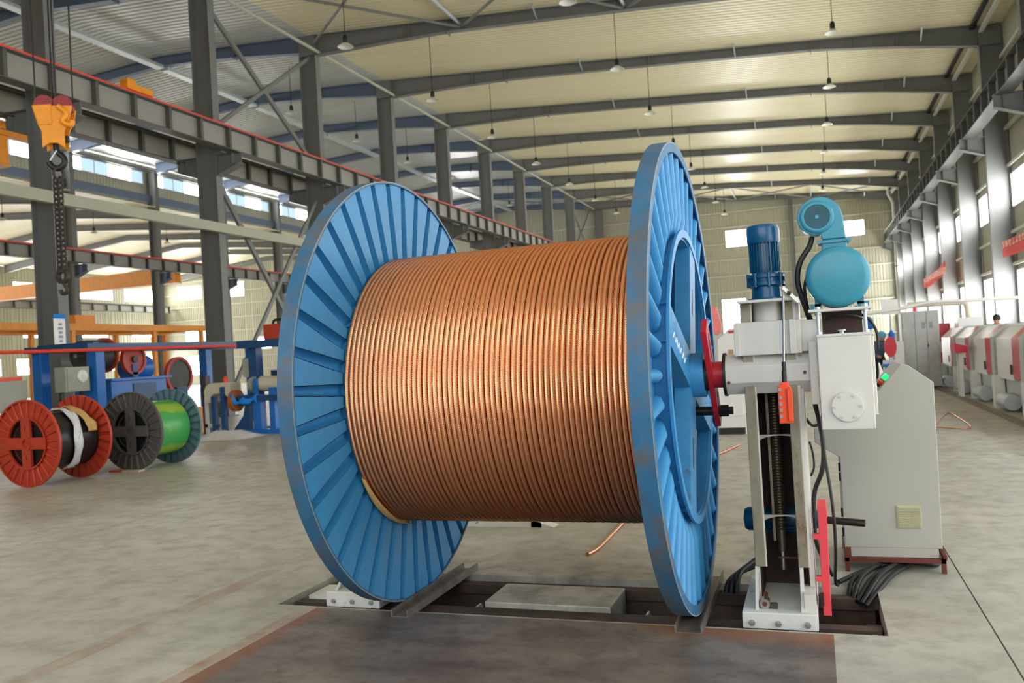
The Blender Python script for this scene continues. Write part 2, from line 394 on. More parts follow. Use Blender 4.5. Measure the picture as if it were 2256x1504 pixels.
def corr_wall(axis, pos, u0, u1, z0, z1, openings, period=0.22, depth=0.03, ztop=None):
    # corrugated sheet with vertical ribs; openings (ua, ub, za, zb) left open. axis x: wall at x=pos running along y; axis y: wall at y=pos running along x
    mb = MB()
    us = sorted(set([u0, u1] + [o[0] for o in openings] + [o[1] for o in openings]))
    for ua, ub in zip(us, us[1:]):
        zs = [z0] ; holes = [(o[2], o[3]) for o in openings if o[0] <= ua + 1e-6 and o[1] >= ub - 1e-6]
        segs = []; cur = z0
        for za, zb in sorted(holes):
            if za > cur: segs.append((cur, za))
            cur = zb
        if cur < z1: segs.append((cur, z1))
        prof = []; u = ua
        while u < ub - 1e-4:
            for k, d in ((0, 0), (0.6, 0), (0.7, depth), (0.9, depth)):
                q = u + k * period
                if q < ub: prof.append((q, d))
            u += period
        prof.append((ub, 0))
        for za, zb in segs:
            o = len(mb.v)
            for u, d in prof:
                top = zb if not (ztop and abs(zb - z1) < 1e-6) else ztop(u)
                for z in (za, top):
                    mb.v.append((pos + d, u, z) if axis == 'x' else (u, pos + d, z))
            for i in range(len(prof) - 1): mb.f.append((o + 2 * i, o + 2 * i + 2, o + 2 * i + 3, o + 2 * i + 1))
    return mb

WN = [0]
FRAMEM = mat('white_window_frame', (210, 214, 212), 0.4)
def window(axis, pos, ua, ub, za, zb, inward, panes=2, pane_mats=None, rails=()):
    WN[0] += 1
    root = struct_empty('window_%d' % WN[0])
    t = 0.05; mb = MB()
    def B(u0, u1, z0, z1, d0, d1):
        a, b = sorted((pos + inward * d0, pos + inward * d1))
        if axis == 'x': mb.box(a, b, u0, u1, z0, z1)
        else: mb.box(u0, u1, a, b, z0, z1)
    B(ua, ub, za, za + t, -0.03, 0.05); B(ua, ub, zb - t, zb, -0.03, 0.05); B(ua, ua + t, za + t, zb - t, -0.03, 0.05); B(ub - t, ub, za + t, zb - t, -0.03, 0.05)
    step = (ub - ua) / panes
    for i in range(1, panes): B(ua + i * step - 0.02, ua + i * step + 0.02, za + t, zb - t, -0.02, 0.03)
    for z in rails: B(ua + t, ub - t, z - 0.025, z + 0.025, -0.02, 0.03)
    obj('window_frame', mb, FRAMEM, root)
    for i in range(panes):
        mb = MB(); a = ua + i * step + 0.021; b = a + step - 0.042
        if i == 0: a = ua + t
        if i == panes - 1: b = ub - t
        B(a, b, za + t, zb - t, -0.012, -0.004)
        obj('pane', mb, (pane_mats[i] if pane_mats else PANE), root)
    return root

# windowed wall beside the machine line
ops = []
for k in range(-3, 10):
    y = 15.6 + 6 * k
    for za, zb in ((5.42, 6.62), (1.45, 3.30)):
        ua, ub = y + 2.9, y + 5.8
        if ua > Y0 and ub < Y1: ops.append((ua, ub, za, zb))
LIGHT_GAP = (-4.5, 8.5, 0.0, 6.8); LIGHT_GAP2 = (10.4, 25.6, 0.0, 6.8)   # unseen openings added for daylight, beside and ahead of the camera
ops = [o for o in ops if all(o[1] < d[0] or o[0] > d[1] for d in (LIGHT_GAP, LIGHT_GAP2))]
struct('wall_right', corr_wall('x', 6.75, Y0, Y1, 0, 11.9, ops + [LIGHT_GAP, LIGHT_GAP2]), WALLM, label='pale corrugated side wall with two rows of windows')
for o in ops: window('x', 6.75, *o, inward=-1, panes=2, pane_mats=[PANE_S, PANE_S], rails=((2.3,) if o[2] < 2 else ()))
for i, z in enumerate((1.2, 3.5, 4.6, 6.9, 8.2, 9.5, 10.7)):
    struct('trim_%d' % (i + 1), MB().box(6.62, 6.74, (Y0 if z > 6.8 else 25.7), Y1, z - 0.05, z + 0.05), GIRT)
# near end wall behind the camera: closed below, open band added to let daylight in
struct('wall_front', corr_wall('y', Y0, XW, 6.8, 0, 12, [(-15.0, 5.0, 3.2, 9.0)], ztop=lambda u: roof_z(u) if u > -35.3 else 12.0), WALLM, label='near end wall behind the camera with a wide open band')
# far gable wall
gops = [(-6.2, -4.55, 8.8, 10.15), (2.35, 4.1, 8.8, 10.0), (-6.8, -4.9, 0.05, 4.7),
        (-62.0 + 1.6, -57.4, 8.6, 9.98), (-54.6, -52.3, 8.5, 10.0), (-60.0, -57.2, 1.0, 3.0), (-59.6, -57.2, 4.4, 5.6), (-30.5, -27.5, 8.6, 9.9), (-51.5, -49.5, 3.2, 4.4)]
struct('wall_back', corr_wall('y', Y1, XW, 6.8, 0, 12, gops, ztop=lambda u: roof_z(u) if u > -35.3 else 12.0), WALLM, label='corrugated end wall with small bright windows')
for g in gops: window('y', Y1, *g, inward=-1, panes=2)
ti = 8
for z in (1.3, 2.6, 3.9, 5.2, 6.5, 7.8, 9.1, 10.4, 11.6):
    struct('trim_%d' % ti, MB().box(XW, 6.7, Y1 - 0.14, Y1 - 0.04, z - 0.04, z + 0.04), GIRT); ti += 1
# far side wall of the third hall
wops = []
for k in range(-1, 10):
    y = 15.6 + 6 * k
    wops += [(y + 0.8, y + 5.4, 8.5, 9.7), (y + 0.8, y + 5.4, 1.9, 3.3), (y + 1.5, y + 4.6, 5.0, 5.5)]
struct('wall_left', corr_wall('x', XW, Y0, Y1, 0, 10.9, wops, period=0.3), WALLM, label='distant corrugated side wall with rows of windows')
for w in wops: window('x', XW, *w, inward=1, panes=2, pane_mats=[PANE_W, PANE_W])
# clerestory strip over the second column row
cops = [(15.6 + 6 * k + 0.35, 15.6 + 6 * k + 5.65, 12.35, 13.12) for k in range(0, 9)]
struct('wall_clerestory', corr_wall('x', XB - 0.35, Y0, Y1, 11.2, 13.5, cops), WALLM, label='clerestory strip wall between the two higher halls')
for w in cops:
    window('x', XB - 0.35, *w, inward=1, panes=6, pane_mats=[PANE, PANEB, PANEB, PANE, PANE, PANEB])
struct('trim_%d' % ti, MB().box(XB - 0.3, XB - 0.1, Y0, Y1, 11.3, 11.75), STRUCT_B); ti += 1
struct('trim_%d' % ti, MB().box(XB - 0.3, XB - 0.2, Y0, Y1, 13.15, 13.3), STRUCT); ti += 1
# white eave gutter strip of the windowed wall, dark eave gap below
struct('trim_%d' % ti, MB().box(6.02, 6.16, Y0, Y1, 11.62, 11.72), WHITE2); ti += 1
struct('trim_%d' % ti, MB().box(5.76, 5.90, Y0, Y1, 11.80, 11.90), BLACKM); ti += 1  # black strip stands in for the dark gap under the eave

# ------------------------------------------------------------------ steel frame
def h_column(xc, y, z1, depth=0.7, fw=0.3, t=0.02):
    mb = MB()
    mb.box(xc - depth / 2, xc - depth / 2 + t, y - fw / 2, y + fw / 2, 0, z1)
    mb.box(xc + depth / 2 - t, xc + depth / 2, y - fw / 2, y + fw / 2, 0, z1)
    mb.box(xc - depth / 2 + t, xc + depth / 2 - t, y - 0.008, y + 0.008, 0, z1)
    mb.box(xc - depth / 2 - 0.08, xc + depth / 2 + 0.08, y - fw / 2 - 0.08, y + fw / 2 + 0.08, 0, 0.03)
    return mb
def bracket(parent, x_face, d, y, ztop, L=0.85, m=STRUCT):
    # corbel that carries a crane beam
    mb = MB()
    mb.box(*sorted((x_face, x_face + d * L)), y - 0.15, y + 0.15, ztop - 0.02, ztop)
    poly = [(x_face, ztop - 0.65), (x_face, ztop - 0.02), (x_face + d * L, ztop - 0.02), (x_face + d * L, ztop - 0.36)]
    mb.prism(poly, 'y', y - 0.01, y + 0.01)
    p0 = Vector((x_face, y, ztop - 0.65)); p1 = Vector((x_face + d * L, y, ztop - 0.36))
    mb.bar(p0, p1, 0.3, 0.02, up=(0, 0, 1))
    mb.box(*sorted((x_face + d * (L - 0.26), x_face + d * (L - 0.24))), y - 0.15, y + 0.15, ztop - 0.5 + 0.1, ztop)
    obj('crane_bracket', mb, m, parent)
RAILZ = 8.72; BD = 0.66
for i, y in enumerate(FR):
    xa = XA if y < 69 else -16.4
    o = struct('steel_column', h_column(xa, y, roof_z(xa) - 0.75), STRUCT, label='grey steel column of the inner row, %s from the camera' % ORD[i])
    bracket(o, xa + 0.35, 1, y, RAILZ - BD - 0.06); bracket(o, xa - 0.35, -1, y, RAILZ - BD - 0.06)
    if y > 20:
        o = struct('steel_column', h_column(XR, y, roof_z(XR) - 0.5), STRUCT, label='grey steel column against the windowed wall, %s from the near end' % ORD[i - 1])
        bracket(o, 6.0, -1, y, RAILZ - BD - 0.06, L=0.78)
    if y > 26:
        o = struct('steel_column', h_column(XB, y, 13.1, 0.6), STRUCT, label='grey steel column under the clerestory, %s from the near end' % ORD[i - 2])
        bracket(o, XB + 0.3, 1, y, 7.2, L=0.7, m=STRUCT_B)
gx = -1.15
struct('steel_column', h_column(gx, 69.5, roof_z(gx) - 0.4, 0.35, 0.25), STRUCT, label='slim steel wind column in the middle of the far end wall')
struct('steel_column', h_column(-9.0, 69.5, roof_z(-9) - 0.4, 0.35, 0.25), STRUCT, label='slim steel wind column of the far end wall behind the reel')
struct('steel_column', h_column(-26.0, 69.5, roof_z(-26) - 0.4, 0.35, 0.25), STRUCT, label='slim steel wind column of the end wall beyond the inner column row')

def rafter(y, xs, depths, zf, m):
    mb = MB(); n = len(xs)
    top = [(x, zf(x) - 0.02) for x in xs]; bot = [(x, zf(x) - 0.02 - d) for x, d in zip(xs, depths)]
    mb.prism(top + bot[::-1], 'y', y - 0.008, y + 0.008)
    for line in (top, bot):
        for (xa, za), (xb, zb) in zip(line, line[1:]): mb.bar((xa, y, za), (xb, y, zb), 0.26, 0.02)
    return mb
def plate_at(parent, x, y, z0, z1, m, w=0.28):
    obj('splice_plate', MB().box(x - 0.015, x + 0.015, y - w / 2, y + w / 2, z0, z1), m, parent)
for i, y in enumerate(FR):
    xs = [6.0, 3.4, 0.5, -4.2, -8.0, -11.5, -14.2, XA + 0.35]; dp = [0.70, 0.47, 0.31, 0.34, 0.36, 0.40, 0.55, 0.74]
    o = struct('roof_beam', rafter(y, xs, dp, roof_z, STRUCT), STRUCT, label='tapered grey roof beam of the main hall, %s from the near end' % ORD[i])
    plate_at(o, 0.5, y, roof_z(0.5) - 0.44, roof_z(0.5) - 0.02, STRUCT)
    plate_at(o, 2.0, y, roof_z(2.0) - 0.42, roof_z(2.0) - 0.03, STRUCT)
    plate_at(o, 3.4, y, roof_z(3.4) - 0.50, roof_z(3.4) - 0.03, STRUCT)
    plate_at(o, -11.5, y, roof_z(-11.5) - 0.52, roof_z(-11.5) - 0.02, STRUCT)
    plate_at(o, -13.0, y, roof_z(-13) - 0.5, roof_z(-13) - 0.03, STRUCT)
    plate_at(o, -5.5, y, roof_z(-5.5) - 0.36, roof_z(-5.5) - 0.03, STRUCT)
    for x in (-2.2, 4.2, -8.2):
        b = MB(); b.bar((x, y - 0.6, roof_z(x) - 0.02), (x, y - 0.05, roof_z(x) - 0.36), 0.05, 0.05); obj('fly_brace', b, GALV, o)
    xs = [XA - 0.35, -20.5, -24.0, -30.0, XB + 0.3]; dp = [0.60, 0.42, 0.36, 0.38, 0.55]
    o = struct('roof_beam', rafter(y, xs, dp, roof_z, STRUCT_B), STRUCT_B, label='shade-tinted grey roof beam beyond the inner column row, %s from the near end' % ORD[i])
    plate_at(o, -20.5, y, roof_z(-20.5) - 0.5, roof_z(-20.5) - 0.02, STRUCT_B)
    plate_at(o, -33.0, y, roof_z(-33) - 0.5, roof_z(-33) - 0.02, STRUCT_B)
    # haunch that ties the column head to both beams
    struct('beam_head', MB().box(XA - 0.35, XA + 0.35, y - 0.14, y + 0.14, roof_z(XA) - 0.76, roof_z(XA) - 0.03), STRUCT)
    if y > 20:
        struct('beam_head', MB().box(6.0, 6.7, y - 0.14, y + 0.14, roof_z(XR) - 0.72, roof_z(XR) - 0.03), STRUCT)
    def z3(x): return 11.0 + (12.1 - 11.0) * (-35.3 - x) / 13.7 if x > -49 else 12.1 + (10.9 - 12.1) * (-49 - x) / 13.0
    if y > 26:
        struct('roof_beam', rafter(y, [XB - 0.3, -42, -49, -55, XW + 0.2], [0.6, 0.42, 0.36, 0.42, 0.6], z3, STRUCT), STRUCT, label='grey roof beam of the lower far hall, %s from the near end' % ORD[i - 2])

def crane_beam(x, y0, y1, zt, depth, step, m_web, m_st, label, rail=None, fw=0.34, side=(1, -1)):
    mb = MB()
    mb.box(x - 0.006, x + 0.006, y0, y1, zt - depth + 0.02, zt - 0.02)
    o = struct('crane_beam', mb, m_web, label=label)
    obj('top_flange', MB().box(x - fw / 2, x + fw / 2, y0, y1, zt - 0.025, zt), m_st, o)
    obj('bottom_flange', MB().box(x - fw / 2, x + fw / 2, y0, y1, zt - depth, zt - depth + 0.025), m_st, o)
    sm = MB().box(-fw / 2 + 0.02, fw / 2 - 0.02, -0.05, 0.05, -depth + 0.03, -0.03).mesh('stiffener')
    sm.materials.append(m_st)
    y = y0 + step * 0.5
    while y < y1:
        obj('stiffener', sm, None, o, loc=(x, y, zt)); y += step
    obj('rail', MB().box(x - 0.05, x + 0.05, y0, y1, zt, zt + 0.10), rail if rail else RUST, o)
    return o
BEAMD = mat('dark_beam_paint', (84, 84, 80), 0.5, vary=0.08)
crane_beam(-16.15, 3.0, 69.4, RAILZ - 0.09, BD, 1.25, WEBL, BEAMD, 'pale crane runway beam with dark stiffeners along the inner columns', REDRAIL)
crane_beam(-18.25, 3.0, 69.4, RAILZ - 0.15, BD, 1.25, WEBL, BEAMD, 'second crane runway beam on the far face of the inner columns')
crane_beam(5.5, 3.0, 69.4, RAILZ - 0.09, BD, 1.25, WEBL, BEAMD, 'crane runway beam along the windowed wall', GALV, fw=0.42)
crane_beam(XB + 0.85, 21.0, 69.4, 7.86, 0.62, 1.25, WEBL, BEAMD, 'low crane runway beam under the clerestory', REDRAIL)
crane_beam(XW + 1.0, 14.0, 69.4, 8.0, 0.62, 1.6, WEBL, BEAMD, 'far crane runway beam in front of the distant wall')

# bracing between the inner columns, roof bracing, ties
def brace(p0, p1, w=0.16, name='wall_brace', m=STRUCT, label=None):
    o = struct(name, MB().bar(p0, p1, w, w * 0.6, up=(1, 0, 0)), m); o['kind'] = 'structure'
    return o
for y in (21.6, 63.6):
    brace((XA, y + 0.15, 12.85), (XA, y + 5.85, 8.9)); brace((XA + 0.08, y + 5.85, 12.85), (XA + 0.08, y + 0.15, 8.9), 0.13)
    brace((XA, y + 0.15, 7.55), (XA, y + 5.85, 0.4)); brace((XA + 0.08, y + 5.85, 7.55), (XA + 0.08, y + 0.15, 0.4), 0.13)
    for xa, xb in ((-17.0, -11.0), (-11.0, -5.2), (-5.2, 0.4), (0.4, 5.9)):
        for p, q in (((xa, y), (xb, y + 6)), ((xb, y), (xa, y + 6))):
            struct('roof_brace', MB().cyl((p[0], p[1], roof_z(p[0]) - 0.3), (q[0], q[1], roof_z(q[0]) - 0.3), 0.05, n=8), STRUCT)['kind'] = 'structure'
    for xa in (-11.0, -5.2, 0.4):
        struct('roof_brace', MB().cyl((xa, y, roof_z(xa) - 0.22), (xa, y + 6, roof_z(xa) - 0.22), 0.06, n=8), GALV)['kind'] = 'structure'
    for xa, xb in ((-24.0, -17.6), (-30, -24.0)):
        for p, q in (((xa, y - 6 * (y < 30)), (xb, y + 6 - 6 * (y < 30))), ((xb, y - 6 * (y < 30)), (xa, y + 6 - 6 * (y < 30)))):
            struct('roof_brace', MB().cyl((p[0], p[1], roof_z(p[0]) - 0.3), (q[0], q[1], roof_z(q[0]) - 0.3), 0.05, n=8), STRUCT_B)['kind'] = 'structure'
for y in FR[:-1]:
    struct('roof_brace', MB().cyl((XA + 0.5, y, 13.0), (XA + 0.5, y + 6, 13.0), 0.06, n=8), TUBEG)['kind'] = 'structure'
    struct('ridge_tie', MB().box(-24.18, -23.82, y + 0.12, y + 5.88, 13.60, 13.72), GALV)['kind'] = 'structure'
struct('tie_beam', MB().box(-16.78, -16.62, 2, 31.0, 5.58, 5.86), TUBEG)['kind'] = 'structure'
# rain pipes by the far corner
p = thing('rain_pipe', 'white rain pipe bending down from the eave in the far corner', 'pipe')
obj('pipe_run', MB().tube([(5.6, 66.5, 11.75), (5.6, 66.5, 11.2), (5.85, 66.5, 10.6), (5.86, 66.5, 10.0), (5.86, 66.5, 4.0), (5.86, 66.5, 0.05)], 0.09, 8, 4), WHITE2, p, smooth=60)
for z in (9.0, 6.0, 3.0): obj('pipe_clip', MB().box(5.74, 5.98, 66.38, 66.62, z, z + 0.06), STRUCT, p)

# ------------------------------------------------------------------ pendant lamps
shade = MB().lathe([(0.05, 0.12), (0.08, 0.115), (0.15, 0.06), (0.235, 0.0), (0.228, -0.004), (0.14, 0.05), (0.05, 0.10)], 'z', n=24).mesh('shade', 40); shade.materials.append(LAMPW)
socket = MB().lathe([(0.02, 0.36), (0.05, 0.34), (0.075, 0.28), (0.075, 0.14), (0.06, 0.11), (0.0, 0.11)], 'z', n=14).mesh('socket', 40); socket.materials.append(BLACK)
def lamp(x, y, z, ztop, label, grp):
    t = thing('pendant_lamp', label, 'lamp', (x, y, z), group=grp)
    obj('shade', shade, None, t); obj('socket', socket, None, t)
    obj('cord', MB().cyl((0, 0, 0.34), (0, 0, ztop - z), 0.012, n=6), BLACK, t)
for rname, x in (('nearest the windowed wall', 1.08), ('over the blue reel', -5.6), ('next to the inner columns', -12.3)):
    for k in range(1, 9):
        y = FR[k]
        lamp(x, y + 0.12, 10.58, roof_z(x) - 0.32, 'white pendant lamp, %s from the near end of the row %s' % (ORD[k - 1], rname), 'pendant lamps of the main hall')
for k in range(6):
    lamp(-20.0, 30.5 + 5.4 * k, 11.95, roof_z(-20.0) + 0.02, 'white pendant lamp, %s in the row beyond the inner columns' % ORD[k], 'pendant lamps beyond the inner columns')
for k in range(4):
    lamp(-39.5, 33.0 + 6.0 * k, 9.9, 11.33, 'white pendant lamp, %s in the row of the low far hall' % ORD[k], 'pendant lamps of the low far hall')


# ------------------------------------------------------------------ reels
def sector_panel(R0, R1, half0, half1, n=5, t=0.006):
    # flat panel between two grooves, centred on angle 0 (toward -y), angle grows upward; lies at x in [0, t]
    mb = MB()
    rows = 3
    for x in (-t / 2, t / 2):
        for j in range(rows):
            f = j / (rows - 1); r = R0 + (R1 - R0) * f; h = half0 + (half1 - half0) * f
            for i in range(n):
                a = -h + 2 * h * i / (n - 1); mb.v.append((x, -r * math.cos(a), r * math.sin(a)))
    m = rows * n
    for j in range(rows - 1):
        for i in range(n - 1):
            q = (j * n + i, j * n + i + 1, (j + 1) * n + i + 1, (j + 1) * n + i)
            mb.f.append(q); mb.f.append(tuple(k + m for k in q[::-1]))
    edge = [i for i in range(n)] + [j * n + n - 1 for j in range(1, rows)] + [(rows - 1) * n + i for i in range(n - 2, -1, -1)] + [j * n for j in range(rows - 2, 0, -1)]
    for a, b in zip(edge, edge[1:] + edge[:1]): mb.f.append((a, b, b + m, a + m))
    return mb
def rib(R0, R1, w0, w1, depth, n=9, t=0.004):
    # pressed half-round rib bulging to +x, open toward -x
    mb = MB(); rows = 5
    for off in (0.0, t):
        for j in range(rows):
            f = j / (rows - 1); r = R0 + (R1 - R0) * f; w = w0 + (w1 - w0) * f
            d = depth * (0.55 if j == 0 else 1.0)
            for i in range(n):
                a = PI * i / (n - 1); s = math.sin(a)
                mb.v.append((max(0.0, (d - off) * (s ** 0.75 if s > 0 else 0)), -r, (w - off) * math.cos(a)))
    m = rows * n
    for j in range(rows - 1):
        for i in range(n - 1):
            q = (j * n + i, j * n + i + 1, (j + 1) * n + i + 1, (j + 1) * n + i)
            mb.f.append(q); mb.f.append(tuple(k + m for k in q[::-1]))
    for j in (0, rows - 1):
        for i in range(n - 1): mb.f.append((j * n + i, j * n + i + 1, j * n + i + 1 + m, j * n + i + m))
    return mb
_flange_cache = {}
def flange(parent, key, x, outward, R, ri, n, depth, arm_angle, m_rim, m_pan, m_arm, off_deg, scale=1.0, arms=4, seg=128, hub_r=0.12, hub_len=0.15):
    """key: shared mesh set. Local outward is +x."""
    if key not in _flange_cache:
        s = scale; d = {}
        step = 2 * PI / n
        g1 = 0.30 * step * 0.75; g0 = 0.5 * step          # groove half angles at rim and at the ring
        wr = R * g1 * 0.58; wi = ri * g0 * 0.56
        lip = 0.052 * s; tt = 0.014 * s; W = 0.074 * s
        d['rim'] = MB().lathe([(R, -0.012 * s), (R, W), (R - lip, W), (R - lip, W - 0.008 * s), (R - tt, W - 0.008 * s), (R - tt, -0.012 * s)], 'x', n=seg, closed=True).mesh('flange', 30)
        d['panel'] = sector_panel(ri - 0.04 * s, R - tt, step / 2 - wi / ri, step / 2 - wr / R).mesh('panel')
        d['rib'] = rib(ri - 0.045 * s, R - tt, wi, wr, depth).mesh('rib', 60)
        d['ring'] = MB().lathe([(ri, 0.074 * s), (ri, 0.088 * s), (ri - 0.042 * s, 0.088 * s), (ri - 0.042 * s, 0.0), (ri - 0.052 * s, 0.0), (ri - 0.052 * s, 0.074 * s)], 'x', n=72, closed=True).mesh('inner_ring', 30)
        a = MB(); w = (0.10 if s > 0.9 else 0.165) * s; L0 = hub_r * 0.8; L1 = ri - 0.03 * s
        a.box(0.075 * s, 0.083 * s, -L1, -L0, -w, w)                                   # face of the channel arm
        a.box(0.0, 0.075 * s, -L1, -L0, -w, -w + 0.008 * s); a.box(0.0, 0.075 * s, -L1, -L0, w - 0.008 * s, w)
        d['arm'] = a.mesh('cross_arm')
        sl = MB(); zc = -0.55 * ri
        sl.prism([(zc + 0.085 * s * math.cos(t) if abs(math.cos(t)) > 0.3 else zc + 0.085 * s * math.cos(t), 0.016 * s * math.sin(t)) for t in [2 * PI * k / 16 for k in range(16)]], 'x', 0.0832 * s, 0.0845 * s)
        d['slot'] = sl.mesh('slot')
        d['hub'] = MB().lathe([(hub_r * 0.55, 0.0), (hub_r, 0.0), (hub_r, hub_len), (hub_r * 0.62, hub_len), (hub_r * 0.62, 0.02)], 'x', n=32).mesh('hub', 30)
        _flange_cache[key] = d
    d = _flange_cache[key]
    def ob(nm, me, m, par, rx=0.0):
        me2 = me
        if not me.materials: me.materials.append(m)
        elif me.materials[0] != m:
            k = (me.name, m.name)
            if k not in _flange_cache:
                me2 = me.copy(); me2.materials[0] = m; _flange_cache[k] = me2
            me2 = _flange_cache[k]
        o = bpy.data.objects.new(nm, me2); COL.objects.link(o); o.parent = par; o.rotation_euler = (rx, 0, 0); return o
    f = ob('flange', d['rim'], m_rim, parent); f.location = (x, 0, 0)
    sgn = 1 if outward > 0 else -1
    if outward < 0: f.rotation_euler = (0, 0, PI)
    # with the flange turned about z, local -y faces +y, so angles mirror
    for k in range(n):
        a = math.radians(off_deg) + 2 * PI * k / n
        th = -a if sgn > 0 else (a - PI)
        ob('rib', d['rib'], m_pan, f, th)
        a2 = a + PI / n
        th2 = -a2 if sgn > 0 else (a2 - PI)
        ob('panel', d['panel'], m_pan, f, th2)
    ob('inner_ring', d['ring'], m_pan, f)
    ob('hub', d['hub'], m_arm, f)
    for k in range(arms):
        a = math.radians(arm_angle) + 2 * PI * k / arms
        th = -a if sgn > 0 else (a - PI)
        ob('cross_arm', d['arm'], m_arm, f, th)
        if k % 2 == 1: ob('slot', d['slot'], BLACKM, f, th)
    return f

RC = (0.0, 4.69, 1.268)
reel = thing('steel_cable_reel', 'large sky-blue ribbed steel reel standing over the floor pit', 'cable reel', RC)
fr = flange(reel, 'big', -0.715, 1, 1.25, 0.79, 40, 0.066, 22, BLUE_RIM, BLUE, BLUE, 2.6)
flb = flange(reel, 'big', -2.348, -1, 1.25, 0.79, 40, 0.066, 22, BLUE_RIM, BLUE, BLUE, 2.6)
obj('drum', MB().lathe([(0.68, -2.345), (0.70, -2.345), (0.70, -0.72), (0.68, -0.72), (0.68, -1.5), (0.66, -1.5), (0.66, -1.52), (0.68, -1.52)], 'x', n=64, closed=True), BLUE, reel, smooth=40)
obj('drum_bulkhead', MB().cyl((-1.55, 0, 0), (-1.5, 0, 0), 0.679, n=64), mat('shaded_blue_steel', (38, 58, 76), 0.7, vary=0.2), reel, smooth=40)  # shade deep inside the drum is put into this darker blue
# white lip line where the paint has worn on the flange edges
obj('worn_edge', MB().lathe([(1.2504, -0.6425), (1.2504, -0.6403), (1.244, -0.6403), (1.244, -0.6425)], 'x', n=128, closed=True), mat('worn_edge_paint', (132, 146, 148), 0.5), reel, smooth=30)
obj('worn_edge', MB().lathe([(1.2504, -2.3378), (1.2504, -2.3356), (1.244, -2.3356), (1.244, -2.3378)], 'x', n=128, closed=True), MATS['worn_edge_paint'], reel, smooth=30)
# chalk squiggle on the arm facing the camera
aa = math.radians(22)
pts = []
for k in range(12):
    r = 0.66 - 0.035 * k; o_ = 0.02 * (1 if k % 2 else -1)
    pts.append((-0.631, -r * math.cos(aa) + o_ * math.sin(aa), r * math.sin(aa) + o_ * math.cos(aa) - 0.02))
o = obj('chalk_mark', MB().tube([(p[0], p[1], p[2]) for p in pts], 0.003, 5, 3), CHALK, reel); o['label'] = 'white chalk squiggle'

# the wound copper cable: one twisted strand per turn
CR, CRAD = 0.777, 0.0141
def strand_turn(R, rc, wires=12, ppw=4, segs=330, lays=36):
    mb = MB(); n = wires * ppw
    for i in range(segs):
        t = 2 * PI * i / segs; tw = 2 * PI * lays * i / segs
        for k in range(n):
            u = k / ppw * 2 * PI; ph = 2 * PI * k / n + tw
            bump = abs(math.sin(u / 2)) if ppw < 3 else (0.5 - 0.5 * math.cos(u + PI / ppw))
            r = rc * (0.85 + 0.15 * bump)
            rad = R + r * math.cos(ph)
            mb.v.append((r * math.sin(ph), rad * math.cos(t), rad * math.sin(t)))
    for i in range(segs):
        for k in range(n):
            mb.f.append((i * n + k, i * n + (k + 1) % n, ((i + 1) % segs) * n + (k + 1) % n, ((i + 1) % segs) * n + k))
    return mb.mesh('cable_turn', 180)
cu = thing('copper_cable', 'bare stranded copper cable wound in tight turns on the blue reel', 'cable', RC)
turn = strand_turn(CR, CRAD); turn.materials.append(COPPER)
xl, xr_ = -2.322, -0.745
nt_ = 57; pitch_ = (xr_ - xl) / (nt_ - 1)
for i in range(nt_):
    x = xl + pitch_ * i
    if i not in (0, nt_ - 1): x += random.uniform(-0.0015, 0.0015)
    o = obj('cable_turn', turn, None, cu, loc=(x, 0, 0), rot=(random.uniform(0, 6.28), 0, 0))
    s = 1.0 + random.uniform(-0.001, 0.001)
    if i >= nt_ - 4: s = 1.0 + (0.012, 0.030, 0.034, 0.034)[i - (nt_ - 4)]
    o.scale = (1, s, s)
# core layer hidden under the outer turns
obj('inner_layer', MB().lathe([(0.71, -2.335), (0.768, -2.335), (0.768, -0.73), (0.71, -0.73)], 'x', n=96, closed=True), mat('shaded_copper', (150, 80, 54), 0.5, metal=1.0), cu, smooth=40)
# scrap of kraft paper trapped between flange and cable
mb = MB(); na = 14
for i in range(na):
    a = math.radians(-34 - 46 * i / (na - 1)); w = 0.035 * math.sin(PI * (i + 0.6) / na) + 0.012
    for r, x in ((0.775, -2.335 + 0.002), (0.80 + w * 0.4, -2.325), (0.802 + w * 0.3, -2.325 + w)):
        mb.v.append((x, -r * math.cos(a), r * math.sin(a)))
for i in range(na - 1):
    for j in range(2): mb.f.append((i * 3 + j, i * 3 + j + 1, (i + 1) * 3 + j + 1, (i + 1) * 3 + j))
o = obj('kraft_paper', mb, PAPER, None, smooth=60, loc=RC)
sd = o.modifiers.new('thickness', 'SOLIDIFY'); sd.thickness = 0.002
tag(o, 'torn strip of brown kraft paper wedged between copper cable and reel flange', 'paper')

# channel irons under the reel
for nm, x0, x1, lab in (('channel_iron', -2.332, -2.225, 'rusty channel iron under the far flange of the blue reel'), ('channel_iron', -0.742, -0.605, 'rusty channel iron under the near flange of the blue reel')):
    mb = MB(); prof = [(x0, 0.0005), (x1, 0.0005), (x1, 0.045), (x1 - 0.008, 0.045), (x1 - 0.008, 0.010), (x0 + 0.008, 0.010), (x0 + 0.008, 0.045), (x0, 0.045)]
    tag(obj(nm, mb.prism(prof, 'y', 4.27, 5.32), CHAN), lab, 'steel channel', 'channel irons under the reel')
# steel plate in front of the pit
tag(obj('floor_plate', MB().box(-2.87, 0.005, -1.2, 4.362, 0.0002, 0.006), PLATE), 'rust-stained steel floor plate in front of the pit', 'steel plate')

